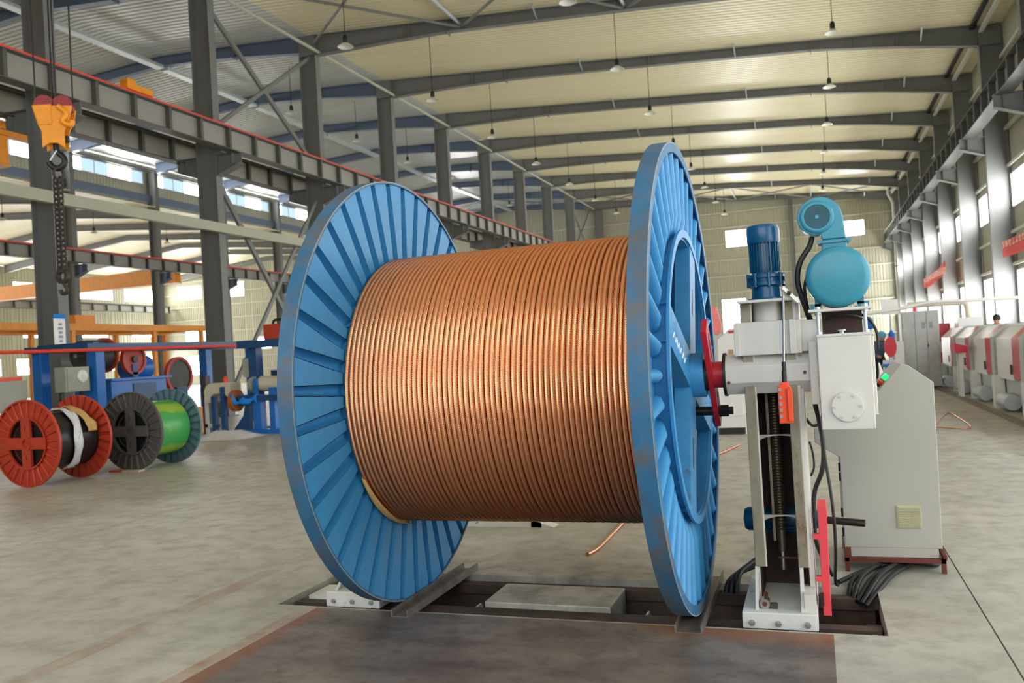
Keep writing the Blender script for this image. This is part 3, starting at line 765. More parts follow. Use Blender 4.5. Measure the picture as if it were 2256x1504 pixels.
# rails and gear inside the pit
for y, lab in ((4.59, 'rusty sliding rail along the near side of the pit'), (5.12, 'rusty sliding rail along the far side of the pit')):
    mb = MB(); mb.prism([(y - 0.04, -0.09), (y + 0.04, -0.09), (y + 0.04, -0.03), (y - 0.04, -0.03)], 'x', PX0 + 0.02, PX1 - 0.02)
    mb.prism([(y - 0.012, -0.95), (y + 0.012, -0.95), (y + 0.012, -0.09), (y - 0.012, -0.09)], 'x', PX0 + 0.02, PX1 - 0.02)
    # cut around the concrete island: the rails pass beside it
    tag(obj('slide_rail', mb, RUST), lab, 'rail', 'slide rails in the pit')
scr = thing('lead_screw', 'threaded lead screw lying in the pit beside the white stand', 'screw', (0, 4.80, -0.14))
obj('shaft', MB().cyl((-0.45, 0, 0), (0.20, 0, 0), 0.018, n=12), SCREW, scr, smooth=40)
tm = MB().lathe([(0.020, -0.004), (0.030, 0.0), (0.020, 0.004)], 'x', n=14).mesh('thread', 40); tm.materials.append(STEEL)
for k in range(17): obj('thread', tm, None, scr, loc=(-0.03 + 0.012 * k, 0, 0))
obj('bearing_block', MB().box(0.17, 0.245, -0.05, 0.05, -0.81, 0.05), RUST, scr, bevel=0.004)
for x, lab in ((-2.02, 'pale steel cross frame in the pit beside the far channel iron'), (-0.98, 'pale steel cross frame in the pit beside the near channel iron')):
    t = thing('pit_frame', lab, 'steel frame', (x, 4.81, -0.3))
    obj('upright_plate', MB().prism([(-0.2, -0.65), (0.2, -0.65), (0.2, 0.06), (0.05, 0.22), (-0.2, 0.22)], 'x', -0.012, 0.0), WHITE2, t)
    for dx in (-0.12, -0.3): obj('cross_bar', MB().box(dx - 0.02, dx + 0.02, -0.2, 0.2, 0.02, 0.06), GUIDE, t)
    obj('tie_bar', MB().box(-0.32, 0.0, -0.02, 0.02, -0.16, -0.12), RUST, t)

# ------------------------------------------------------------------ lifting stand on the camera side
st = thing('pintle_stand', 'white pintle stand with open column holding the near end of the blue reel', 'reel stand', (0, 0, 0))
def stand_base(parent, x0, x1, sgn):
    b = obj('base', MB().box(x0, x1, 4.43, 5.12, -0.008, 0.075), WHITE2, parent, bevel=0.006)
    for fx in (0.13, 0.48, 0.86):
        x = x0 + (x1 - x0) * fx
        obj('bolt', MB().cyl((x, 4.415, 0.024), (x, 4.43, 0.024), 0.016, n=6).cyl((x, 4.408, 0.024), (x, 4.415, 0.024), 0.009, n=8), STEEL, b)
stand_base(st, -0.425, -0.062, 1)
# two side cheeks, sloping out at the foot
for nm, xo, xi in (('column_cheek', -0.360, -0.338), ('column_cheek', -0.094, -0.066)):
    obj(nm, MB().box(xo, xi, 4.63, 5.05, 0.075, 1.63), WHITE, st, bevel=0.003)
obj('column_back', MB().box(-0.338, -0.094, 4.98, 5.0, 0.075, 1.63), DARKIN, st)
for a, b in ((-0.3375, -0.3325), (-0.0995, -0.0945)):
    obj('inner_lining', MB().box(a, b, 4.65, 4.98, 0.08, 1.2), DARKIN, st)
# machined guide strips on the front of the cheeks
for x0, x1 in ((-0.358, -0.306), (-0.144, -0.094)):
    obj('guide_strip', MB().box(x0, x1, 4.605, 4.632, 0.26, 1.63), GUIDE, st, bevel=0.003)
    obj('guide_edge', MB().box(*((x1, x1 + 0.007) if x0 < -0.2 else (x1, x1 + 0.012)), 4.610, 4.63, 0.26, 1.63), WHITE, st)
# slanted gussets at the foot
obj('gusset', MB().prism([(4.47, 0.075), (4.61, 0.262), (4.66, 0.262), (4.66, 0.075)], 'x', -0.360, -0.344), WHITE, st)
obj('gusset', MB().prism([(4.46, 0.075), (4.61, 0.262), (4.66, 0.262), (4.66, 0.075)], 'x', -0.140, -0.122), WHITE, st)
obj('gusset', MB().box(-0.122, -0.066, 4.47, 4.64, 0.075, 0.16), WHITE, st)
# arched cross webs inside the column
for z in (0.93, 0.50):
    pl = [(-0.330, z), (-0.330, z - 0.05)] + [(-0.206 - 0.115 * math.cos(PI * k / 10), z - 0.05 + 0.045 * math.sin(PI * k / 10)) for k in range(11)] + [(-0.082, z - 0.05), (-0.082, z)]
    obj('cross_web', MB().prism(pl, 'y', 4.75, 4.77), WHITE2, st)
o = obj('lead_screw', MB().cyl((-0.226, 4.80, 0.30), (-0.226, 4.80, 1.2), 0.024, n=14), SCREW, st, smooth=40)
tm2 = MB().lathe([(0.023, -0.005), (0.030, 0.0), (0.023, 0.005)], 'z', n=14).mesh('thread', 40); tm2.materials.append(SCREW)
for k in range(50): obj('thread', tm2, None, o, loc=(-0.226, 4.80, 0.42 + 0.0152 * k))
obj('screw_end', MB().cyl((-0.226, 4.80, 0.20), (-0.226, 4.80, 0.30), 0.014, n=10), STEEL, st, smooth=40)
obj('stop_bar', MB().box(-0.25, -0.1, 4.785, 4.795, 0.262, 0.270), BROWN, st)
obj('screw_guide', MB().box(-0.270, -0.256, 4.81, 4.83, 0.35, 1.2), GUIDE, st)
# carriage head
hd = obj('carriage_box', MB().box(-0.384, -0.060, 4.575, 4.88, 1.362, 1.535), WHITE, st, bevel=0.005)
obj('carriage_rib', MB().box(-0.392, -0.365, 4.555, 4.6, 1.362, 1.53), WHITE, st, bevel=0.003)
obj('carriage_rib', MB().box(-0.118, -0.085, 4.555, 4.6, 1.362, 1.537), WHITE, st, bevel=0.003)
obj('side_lug', MB().box(-0.085, 0.02, 4.60, 4.64, 1.37, 1.53), WHITE, st, bevel=0.003)
hx = [(0.105 * math.cos(math.radians(22.5 + 45 * k)) / math.cos(math.radians(22.5)), 0.105 * math.sin(math.radians(22.5 + 45 * k)) / math.cos(math.radians(22.5))) for k in range(8)]
arm = obj('arm', MB().prism([(4.69 + a, 1.264 + b) for a, b in hx], 'x', -0.452, -0.005), WHITE, st, bevel=0.003)
for x, z in ((-0.435, 1.225), (-0.055, 1.262)):
    obj('grease_hole', MB().cyl((x, 4.583, z), (x, 4.586, z), 0.009, n=12), BROWN, arm)
obj('arm_collar', MB().cyl((-0.466, 4.69, 1.264), (-0.450, 4.69, 1.264), 0.116, n=24), BLACK, st, smooth=40)
obj('top_plate', MB().box(-0.362, -0.064, 4.50, 5.05, 1.632, 1.646), WHITE, st, bevel=0.002)
obj('motor_neck', MB().cyl((-0.222, 4.69, 1.535), (-0.222, 4.69, 1.632), 0.078, n=32), WHITE, st, smooth=40)
# spindle and red driver
sp = obj('spindle', MB().cyl((-0.60, 4.69, 1.266), (-0.545, 4.69, 1.266), 0.085, n=24), BLACKM, st, smooth=40)
obj('spindle_sleeve', MB().cyl((-0.52, 4.69, 1.266), (-0.466, 4.69, 1.266), 0.070, n=24), RED, st, smooth=40)
dn = Vector((0, 0.43, -0.555)).normalized(); wn = Vector((0, dn.z, -dn.y)) * -1
pc = Vector((0, 4.69, 1.266)); L = 0.345; w = 0.065
def PP(a, b): q = pc + dn * a + wn * b; return (q.y, q.z)
poly = [PP(-L, -w), PP(-L, w * 0.7), PP(-L * 0.55, w), PP(L, w), PP(L, -w * 0.6), PP(L * 0.6, -w)]
drv = obj('driver_plate', MB().prism(poly, 'x', -0.547, -0.518), RED, st, bevel=0.002)
for a in (-0.2, 0.2):
    obj('driver_slot', MB().prism([PP(a - 0.07, -0.016), PP(a + 0.07, -0.016), PP(a + 0.07, 0.016), PP(a - 0.07, 0.016)], 'x', -0.5185, -0.5165), mat('dark_red_slot', (120, 20, 30), 0.5), drv)
q = pc + dn * 0.262
pin = obj('driver_pin', MB().cyl((-0.66, q.y, q.z), (-0.517, q.y, q.z), 0.026, n=16), BLACKM, st, smooth=40)
obj('nut', MB().cyl((-0.517, q.y, q.z), (-0.470, q.y, q.z), 0.036, n=6), BLACKM, pin)
obj('pin_end', MB().cyl((-0.470, q.y, q.z), (-0.445, q.y, q.z), 0.022, n=8), BLACKM, pin)
# gearbox at the outer end of the arm
gb = obj('gearbox', MB().box(0.012, 0.260, 4.50, 4.86, 0.975, 1.436), WHITE, st, bevel=0.004)
obj('gearbox_lid', MB().box(0.010, 0.262, 4.497, 4.864, 1.436, 1.450), WHITE, gb, bevel=0.002)
obj('flange_plate', MB().box(-0.030, 0.012, 4.55, 4.84, 1.10, 1.42), WHITE, st, bevel=0.004)
obj('side_cover', MB().box(0.260, 0.276, 4.53, 4.84, 1.04, 1.43), WHITE, gb, bevel=0.004)
cv = obj('round_cover', MB().cyl((0.135, 4.486, 1.088), (0.135, 4.50, 1.088), 0.074, n=48), WHITE, gb, smooth=40, bevel=0.002)
for k in range(6):
    a = math.radians(62 + 60 * k); x = 0.135 + 0.06 * math.cos(a); z = 1.088 + 0.06 * math.sin(a)
    obj('cover_bolt', MB().cyl((x, 4.480, z), (x, 4.486, z), 0.007, n=10), GALV, gb)
obj('breather_plug', MB().cyl((0.133, 4.60, 1.45), (0.133, 4.60, 1.462), 0.012, n=6).cyl((0.133, 4.60, 1.462), (0.133, 4.60, 1.468), 0.02, n=12), GALV, gb)
sb = obj('coupling_guard', MB().box(0.045, 0.235, 4.66, 4.84, 1.45, 1.562), DARKIN, gb)
for x, y in ((0.024, 4.53), (0.243, 4.53), (0.222, 4.80), (0.024, 4.80)):
    s_ = obj('stud', MB().cyl((x, y, 1.45), (x, y, 1.59), 0.009, n=10), GALV, st, smooth=40)
    for z in (1.45, 1.552, 1.576): obj('stud_nut', MB().cyl((x, y, z), (x, y, z + 0.012), 0.017, n=6), GALV, s_)
obj('motor_plate', MB().box(-0.02, 0.275, 4.49, 4.86, 1.562, 1.576), WHITE, st, bevel=0.002)

# dark blue vertical gear motor on top of the column
gm = thing('gear_motor', 'dark blue finned gear motor standing upright on top of the white stand', 'motor', (-0.222, 4.69, 1.646))
obj('reducer', MB().lathe([(0.095, 0.0), (0.095, 0.012), (0.076, 0.014), (0.072, 0.07), (0.082, 0.078), (0.082, 0.085)], 'z', n=32), MBLUE, gm, smooth=30)
fl1 = obj('lower_flange', MB().lathe([(0.095, 0.078), (0.095, 0.094), (0.080, 0.096), (0.080, 0.116), (0.095, 0.118), (0.095, 0.134), (0.075, 0.136)], 'z', n=32), MBLUE, gm, smooth=30)
for k in range(8):
    a = 2 * PI * k / 8 + 0.2
    obj('flange_bolt', MB().cyl((0.09 * math.cos(a), 0.09 * math.sin(a), 0.07), (0.09 * math.cos(a), 0.09 * math.sin(a), 0.142), 0.009, n=8), MBLUE, gm)
obj('motor_body', MB().lathe([(0.075, 0.134), (0.066, 0.15), (0.066, 0.325), (0.070, 0.33)], 'z', n=32), MBLUE, gm, smooth=30)
fin = MB().box(0.064, 0.079, -0.0022, 0.0022, 0.152, 0.318).mesh('fin'); fin.materials.append(MBLUE)
for k in range(28): obj('fin', fin, None, gm, rot=(0, 0, 2 * PI * k / 28))
obj('fan_cowl', MB().lathe([(0.081, 0.30), (0.084, 0.31), (0.084, 0.375), (0.078, 0.392), (0.060, 0.400), (0.0, 0.402)], 'z', n=32), MBLUE, gm, smooth=30)
# teal main motor and blower over the gearbox
mm = thing('main_motor', 'round teal electric motor lying on the plate above the white gearbox', 'motor', (0.129, 4.54, 1.732))
obj('end_shield', MB().lathe([(0.0, -0.045), (0.120, -0.043), (0.142, -0.035), (0.152, -0.018), (0.153, 0.02)], 'y', n=64), TEAL, mm, smooth=40)
obj('motor_body', MB().lathe([(0.150, 0.0), (0.150, 0.28), (0.12, 0.31), (0.0, 0.31)], 'y', n=64), TEAL, mm, smooth=40)
for sx in (-1, 1):
    obj('motor_foot', MB().box(*sorted((sx * 0.085, sx * 0.138)), 0.03, 0.09, -0.156, -0.128).box(*sorted((sx * 0.085, sx * 0.115)), 0.03, 0.09, -0.14, -0.10), TEAL, mm)
obj('air_duct', MB().box(-0.065, 0.052, 0.02, 0.14, 0.135, 0.192), TEAL, mm, bevel=0.004)
obj('duct_flange', MB().box(-0.080, 0.066, 0.01, 0.15, 0.174, 0.186), TEAL, mm)
for x in (-0.079, 0.064): obj('clamp_bolt', MB().cyl((x, 0.02, 0.180), (x, -0.01, 0.180), 0.010, n=8), TEAL, mm)
bl = thing('blower', 'teal snail-shell cooling blower with round grille on top of the teal motor', 'blower', (0.049, 4.56, 2.041))
pts = []
for k in range(0, 25):
    a = math.radians(-95 - 265 * k / 24)             # from the throat round over the top
    r = 0.090 + 0.006 * math.sin(PI * k / 24) + 0.030 * max(0, (k - 12) / 12) ** 1.4
    pts.append((r * math.cos(a), r * math.sin(a)))
scroll = pts + [(0.126, -0.06), (0.130, -0.116), (0.018, -0.116), (0.012, -0.085)]
obj('scroll_case', MB().prism(scroll, 'y', -0.005, 0.105), TEAL, bl, bevel=0.006)
obj('inlet_ring', MB().lathe([(0.062, -0.004), (0.062, -0.016), (0.070, -0.018), (0.082, -0.010), (0.084, -0.004)], 'y', n=48), TEAL, bl, smooth=50)
obj('inlet_grille', MB().lathe([(0.0, -0.010), (0.062, -0.010), (0.062, -0.005)], 'y', n=48), TEAL_D, bl, smooth=40)
rg = []
for k in range(6):
    r = 0.012 + 0.0095 * k
    obj('grille_ring', MB().lathe([(r, -0.0135), (r + 0.003, -0.0135), (r + 0.003, -0.010), (r, -0.010)], 'y', n=36, closed=True), TEAL_D, bl, smooth=40)
obj('grille_hub', MB().cyl((0, -0.017, 0), (0, -0.010, 0), 0.010, n=14), TEAL, bl, smooth=40)

# hanging push-button pendant
pt = thing('control_pendant', 'orange push-button pendant hanging on a steel rod in front of the white stand', 'remote control', (-0.152, 4.44, 1.02))
obj('case', MB().prism([(-0.034, 0.0), (0.030, 0.0), (0.033, 0.02), (0.033, 0.165), (0.028, 0.18), (0.016, 0.188), (0.020, 0.205), (-0.016, 0.205), (-0.018, 0.19), (-0.034, 0.184)], 'y', -0.022, 0.022), ORANGE, pt, bevel=0.004)
obj('front_seam', MB().box(0.004, 0.008, -0.026, -0.02, 0.012, 0.17), mat('orange_shadow_line', (216, 56, 22), 0.5), pt)
obj('side_rib', MB().prism([(0.010, 0.01), (0.034, 0.01), (0.036, 0.16), (0.026, 0.178), (0.010, 0.170)], 'y', -0.030, -0.020), ORANGE, pt, bevel=0.003)
for k in range(5):
    z = 0.035 + 0.031 * k + (0.008 if k == 4 else 0)
    obj('push_button', MB().box(-0.030, -0.016, -0.029, -0.020, z - 0.009, z + 0.009), BTN, pt, bevel=0.002)
obj('cable_boot', MB().cyl((0, 0, 0.205), (0.003, 0, 0.305), 0.013, 0.010, n=12), BLACK, pt, smooth=40)
obj('hanger_rod', MB().cyl((0.003, 0, 0.30), (0.020, 0, 0.635), 0.0065, n=10), STEEL, pt, smooth=40)
obj('hanger_hook', MB().bar((0.016, 0.0, 0.675), (0.085, 0.05, 0.60), 0.018, 0.018), WHITE, pt)
obj('hook_joint', MB().cyl((0.046, 0.005, 0.645), (0.046, 0.04, 0.645), 0.012, n=10), BLACKM, pt)

# red belt guard and foot motor
rgd = thing('belt_guard', 'narrow upright red belt guard beside the white stand column', 'guard', (0, 0, 0))
obj('cover', MB().prism([(-0.036, 0.02), (0.002, 0.02), (0.004, 0.30), (0.010, 0.55), (0.008, 0.58), (-0.036, 0.58)], 'y', 4.60, 4.78), REDG, rgd, bevel=0.003)
for z in (0.205, 0.42): obj('bracket', MB().box(-0.062, -0.034, 4.60, 4.63, z - 0.012, z + 0.014), REDG, rgd)
obj('limit_switch', MB().box(-0.046, -0.030, 4.50, 4.56, 0.10, 0.15), BLACK, rgd)
fm = thing('foot_motor', 'small dark blue motor lying across the back of the white stand foot', 'motor', (-0.24, 5.0, 0.43))
obj('body', MB().lathe([(0.0, -0.20), (0.055, -0.19), (0.066, -0.17), (0.066, 0.17), (0.05, 0.18), (0.05, 0.215), (0.0, 0.215)], 'x', n=24), MBLUE, fm, smooth=40)
for k in range(12): obj('fin', MB().box(-0.10, 0.12, -0.003, 0.003, 0.064, 0.076), MBLUE, fm, rot=(2 * PI * k / 12, 0, 0))
obj('pulley_shaft', MB().cyl((0.20, 0, 0), (0.44, -0.05, -0.01), 0.02, n=12), BLACKM, fm, smooth=40)
# loose roller and block on the stand foot
t = thing('loose_roller', 'loose steel roller lying on the white stand foot', 'roller', (-0.315, 4.52, 0.100))
obj('tyre', MB().lathe([(0.012, -0.03), (0.025, -0.03), (0.025, 0.03), (0.012, 0.03)], 'y', n=20, closed=True), STEEL, t, smooth=40)
obj('shaft', MB().cyl((0, -0.034, 0), (0, 0.09, 0.02), 0.012, n=12), BROWN, t, smooth=40)
tag(obj('rusty_block', MB().prism([(-0.02, 0), (0.02, 0), (0.022, 0.02), (0.012, 0.028), (-0.018, 0.026)], 'y', -0.015, 0.015), RUST, loc=(-0.272, 4.51, 0.0752), bevel=0.002), 'small rusty block lying on the white stand foot', 'block')

# black power cables
def cable(pts, r, label, n=8):
    o = obj('power_cable', MB().tube(pts, r, n, 6), BLACK, None, smooth=80); tag(o, label, 'cable', 'black power cables'); return o
cable([(0.02, 4.60, 1.945), (0.005, 4.585, 1.90), (-0.045, 4.57, 1.82), (-0.062, 4.57, 1.73), (-0.045, 4.58, 1.64), (-0.026, 4.62, 1.57), (-0.012, 4.68, 1.50), (-0.022, 4.72, 1.40), (-0.02, 4.87, 1.25)], 0.0135, 'thick black cable curving down beside the teal motor to the gearbox')
cable([(0.005, 4.62, 1.80), (-0.03, 4.62, 1.70), (-0.02, 4.63, 1.58), (-0.005, 4.66, 1.50), (-0.055, 4.63, 1.42), (-0.078, 4.595, 1.375)], 0.008, 'thin black cable looping from the teal motor to the carriage box')
cable([(-0.022, 4.87, 1.10), (0.0, 4.88, 0.98), (0.012, 4.90, 0.84), (0.0, 4.90, 0.72), (-0.045, 4.92, 0.60), (-0.058, 4.92, 0.48), (-0.05, 4.94, 0.30), (0.02, 5.0, 0.12)], 0.0125, 'black cable hanging from the gearbox down behind the red guard')
cable([(-0.012, 4.86, 1.10), (0.005, 4.87, 0.95), (0.016, 4.86, 0.80), (0.034, 4.82, 0.62), (0.043, 4.80, 0.45), (0.04, 4.82, 0.28), (0.03, 4.90, 0.12), (0.045, 5.1, 0.04)], 0.0085, 'thin black cable hanging in front of the red belt guard')
cable([(0.235, 4.70, 1.54), (0.27, 4.68, 1.51), (0.30, 4.70, 1.45), (0.305, 4.74, 1.36)], 0.007, 'thin black cable arching off the right of the gearbox top')
cable([(0.06, 4.62, 1.525), (0.13, 4.60, 1.545), (0.20, 4.62, 1.535), (0.235, 4.66, 1.52)], 0.006, 'thin black cable sagging under the motor plate')
cable([(-0.07, 4.99, 0.99), (-0.035, 4.97, 0.95), (0.005, 4.93, 0.97), (0.02, 4.90, 1.02)], 0.008, 'short black cable loop under the white arm')
cable([(-0.058, 4.99, 0.86), (-0.045, 5.0, 0.80), (-0.042, 5.0, 0.72), (-0.062, 5.0, 0.67)], 0.006, 'short black cable clipped behind the stand column')
for k in range(5):
    dz = 0.018 * (k % 2)
    cable([(0.10 + 0.02 * k, 5.15 - 0.04 * k, -0.04), (0.13 + 0.05 * k, 5.26 + 0.02 * k, 0.03 + dz), (0.28 + 0.05 * k, 5.62 + 0.03 * k, 0.024 + dz), (0.44, 5.78 + 0.04 * k, 0.022 + dz), (0.55, 5.95 + 0.02 * k, 0.024), (0.46, 6.05, 0.10)], 0.014,
          'black cable snaking from the pit under the grey console, %s strand' % ORD[k])
cable([(0.05, 5.24, 0.02), (0.22, 5.50, 0.03), (0.42, 5.64, 0.045), (0.58, 5.66, 0.03), (0.63, 5.74, 0.02), (0.55, 5.84, 0.03), (0.34, 5.86, 0.05)], 0.014, 'black cable looping out in front of the grey console legs')
for k in range(3):
    cable([(-0.58 + 0.03 * k, 5.10, -0.08), (-0.56 + 0.03 * k, 5.16, 0.02 + 0.02 * k), (-0.48 + 0.02 * k, 5.28, 0.06 + 0.02 * k), (-0.36, 5.32 + 0.02 * k, 0.09 + 0.02 * k), (-0.22, 5.30, 0.10 + 0.015 * k)], 0.016, 'black cable bending into the pit behind the stand foot, %s strand' % ORD[k])

# far-side stand, seen as a white foot beyond the reel
s2 = thing('pintle_stand', 'white pintle stand holding the far end of the blue reel, only its foot showing', 'reel stand')
b2 = obj('base', MB().box(-2.85, -2.49, 4.43, 5.10, -0.008, 0.085), WHITE2, s2, bevel=0.006)
for fx in (0.15, 0.5, 0.85):
    x = -2.85 + 0.36 * fx; obj('bolt', MB().cyl((x, 4.415, 0.03), (x, 4.43, 0.03), 0.013, n=6), STEEL, b2)
for x in (-2.80, -2.545):
    obj('column_cheek', MB().prism([(4.45, 0.085), (4.62, 0.20), (4.66, 0.32), (4.66, 1.60), (4.96, 1.60), (4.96, 0.085)], 'x', x, x + 0.02), WHITE2, s2)
obj('column_back', MB().box(-2.78, -2.545, 4.90, 4.92, 0.085, 1.6), DARKIN, s2)
obj('arm', MB().prism([(4.69 + a, 1.264 + b) for a, b in hx], 'x', -2.92, -2.60), WHITE, s2)
obj('spindle', MB().cyl((-2.60, 4.69, 1.266), (-2.50, 4.69, 1.266), 0.07, n=20), RED, s2, smooth=40)
obj('pit_tray', MB().box(-3.15, -2.87, 4.70, 4.95, -0.06, -0.03), WHITE2, s2)

# ------------------------------------------------------------------ grey operator console
cs = thing('control_console', 'grey sheet-steel operator console on a brown base behind the white stand', 'control desk')
prof = [(0.104, 0.14), (0.106, 0.69), (-0.034, 0.785), (-0.034, 0.87), (0.17, 0.885), (0.478, 1.244), (0.520, 1.236), (0.652, 1.128), (0.644, 0.14)]
body = obj('cabinet_body', MB().prism(prof, 'y', 5.59, 6.16), GREYC, cs, bevel=0.004)
obj('plinth', MB().box(0.135, 0.622, 5.593, 6.12, 0.085, 0.142), GREYC, cs)
obj('vent_frame', MB().box(0.405, 0.541, 5.582, 5.59, 0.262, 0.398), mat('vent_cream', (196, 192, 160), 0.5), cs)
for k in range(13): obj('vent_slat', MB().bar((0.412, 5.579, 0.272 + 0.0096 * k), (0.534, 5.579, 0.272 + 0.0096 * k), 0.010, 0.0055, up=(0, -0.6, 1)), MATS['vent_cream'], cs)
bt = Vector((0.36, 0, 1.12)); nrm = Vector((-0.759, 0, 0.651))
for dx, y, m_ in ((0.045, 5.64, GREENL), (0.02, 5.66, REDL), (0.01, 5.72, BLACK), (-0.05, 5.66, REDL), (-0.02, 5.78, GREENL), (-0.08, 5.72, STEEL)):
    c0 = Vector((0.36 + dx, y, 0.885 + (0.36 + dx - 0.17) * 1.1656))
    obj('console_button', MB().cyl(c0, c0 + nrm * 0.03, 0.020, n=14), m_, cs, smooth=40)
c0 = Vector((0.24, 5.66, 0.885 + 0.07 * 1.1656))
obj('console_lever', MB().cyl(c0, c0 + nrm * 0.06 + Vector((-0.03, 0, 0.0)), 0.006, n=8), STEEL, cs, smooth=40)
for z in (0.60, 0.54, 0.32, 0.20): obj('door_hinge', MB().box(0.094, 0.105, 5.62, 5.65, z, z + 0.05), BLACK, cs)
bs = obj('base_frame', MB().box(0.098, 0.655, 5.56, 5.60, 0.060, 0.083).box(0.098, 0.655, 6.14, 6.18, 0.060, 0.083).box(0.098, 0.138, 5.60, 6.14, 0.060, 0.083).box(0.615, 0.655, 5.60, 6.14, 0.060, 0.083), BROWN, cs)
for x, y in ((0.098, 5.56), (0.630, 5.56), (0.098, 6.155), (0.630, 6.155)): obj('base_leg', MB().box(x, x + 0.025, y, y + 0.025, 0.0, 0.083), BROWN, cs)
obj('base_post', MB().box(0.098, 0.136, 5.562, 5.588, 0.083, 0.142), BROWN, cs)
obj('base_rail', MB().bar((0.652, 5.57, 0.09), (0.635, 5.75, 0.14), 0.02, 0.03), BROWN, cs)

# ------------------------------------------------------------------ cable spools on the floor at the far left
def spool(label, name, yA, yB, x, R, mA, mB_, key, wind_r, wind_mat, wind_label, wind_name, y_w0, y_w1):
    t = thing(name, label, 'cable spool', (x, (yA + yB) / 2, R), (0, 0, PI / 2), group='cable spools on the floor')
    # turned so that the local +x axis points along world +y
    h = (yB - yA) / 2
    s = R / 1.25
    flange(t, key, h - 0.04, 1, R, 0.60 * R, 26, 0.032, 0, mB_, mB_, mB_, 4.0, scale=s, seg=72, hub_r=0.16 * R, hub_len=0.05)
    flange(t, key, -h + 0.04, -1, R, 0.60 * R, 26, 0.032, 0, mA, mA, mA, 4.0, scale=s, seg=72, hub_r=0.16 * R, hub_len=0.05)
    obj('drum', MB().cyl((-h + 0.045, 0, 0), (h - 0.045, 0, 0), 0.28, n=32, caps=False), mB_, t, smooth=40)
    for e in (-1, 1): obj('dark_opening_disc', MB().cyl((e * (h - 0.075), 0, 0), (e * (h - 0.068), 0, 0), 0.40, n=32), BLACKM, t)  # black discs stand in for the shade inside the flange openings
    w = obj(wind_name, MB().lathe([(0.285, -h + 0.08), (wind_r, -h + 0.08), (wind_r, h - 0.08), (0.285, h - 0.08)], 'x', n=48, closed=True), wind_mat, None, smooth=40, loc=(x, (yA + yB) / 2, R), rot=(0, 0, PI / 2))
    tag(w, wind_label, 'cable')
    return t
spool('orange-red ribbed steel spool standing on the floor', 'cable_spool', 8.66, 9.58, -10.15, 0.596, SPOOLR, SPOOLR, 'spool', 0.39, PBLACK, 'black cable wound on the orange-red spool', 'black_cable', 0, 0)
spool('dark grey and faded blue ribbed spool standing on the floor', 'cable_spool', 10.16, 11.06, -9.80, 0.592, SPOOLG, SPOOLB, 'spool', 0.425, GREENW, 'green and yellow insulated wire wound on the grey spool', 'green_wire', 0, 0)
# paper and film loosely wrapped over the black cable
def wrap(name, m, y0, y1, a0, a1, r, lab, cat):
    mb = MB(); na, nb = 18, 7
    for i in range(na):
        a = math.radians(a0 + (a1 - a0) * i / (na - 1))
        for j in range(nb):
            y = y0 + (y1 - y0) * j / (nb - 1) + 0.012 * math.sin(i * 1.3 + j) + 0.03 * math.sin(i * 0.5)
            rr = r + 0.012 * random.random() + (0.03 * math.sin(j * 0.9 + i * 0.6) ** 2)
            mb.v.append((-10.15 + rr * math.cos(a), y, 0.596 + rr * math.sin(a)))
    for i in range(na - 1):
        for j in range(nb - 1): mb.f.append((i * nb + j, i * nb + j + 1, (i + 1) * nb + j + 1, (i + 1) * nb + j))
    o = obj(name, mb, m, None, smooth=50); sd = o.modifiers.new('thickness', 'SOLIDIFY'); sd.thickness = 0.004; tag(o, lab, cat)
wrap('plastic_film', FILM, 9.10, 9.24, 95, -75, 0.41, 'crumpled white film wrapped over the black cable', 'plastic film')
wrap('kraft_paper', PAPER, 9.28, 9.44, 130, 12, 0.43, 'brown paper strip wrapped over the black cable on the orange-red spool', 'paper')
wd = MB().box(-9.86, -9.55, 10.02, 10.13, 0.0, 0.025)
tag(obj('wooden_wedge', wd, WOOD), 'flat pale wooden wedge in front of the dark grey spool', 'wood')
tag(obj('wooden_wedge', MB().box(-10.1, -9.9, 10.02, 10.12, 0.0, 0.03), SPOOLR), 'small red-brown wooden wedge in front of the dark grey spool', 'wood')

# ------------------------------------------------------------------ machines beyond the spools
g = thing('blue_gantry', 'long blue steel gantry frame beyond the spools', 'gantry')
obj('beam', MB().box(-14.66, -14.42, 13.9, 21.3, 2.03, 2.16), MACHD, g)
obj('beam', MB().box(-16.2, -15.98, 13.9, 21.3, 2.03, 2.16), MACHD, g)
for y in (14.22, 19.6):
    for x in (-14.54, -16.1):
        obj('post', MB().box(x - 0.13, x + 0.13, y - 0.12, y + 0.12, 0.0, 2.03), MACHB, g, bevel=0.01)
    obj('cross_beam', MB().box(-16.1, -14.5, y - 0.08, y + 0.08, 2.04, 2.2), MACHD, g)
tag(obj('red_pipe', MB().cyl((-14.25, 10.2, 1.99), (-14.25, 21.2, 2.06), 0.035, n=8), REDRAIL, smooth=40), 'thin red pipe running along the blue gantry', 'pipe')
d = thing('take_up_drum', 'dark drum with red end plate hanging in the blue gantry', 'drum', (-15.35, 14.95, 1.93))
obj('barrel', MB().lathe([(0.0, -0.35), (0.33, -0.35), (0.35, -0.2), (0.35, 0.30), (0.0, 0.30)], 'y', n=32), DRUMD, d, smooth=40)
obj('end_plate', MB().cyl((0, 0.30, 0), (0, 0.35, 0), 0.40, n=32), SPOOLR, d, smooth=40)
obj('axle', MB().cyl((0, -0.5, 0), (0, 0.6, 0), 0.05, n=12), STEEL, d, smooth=40)
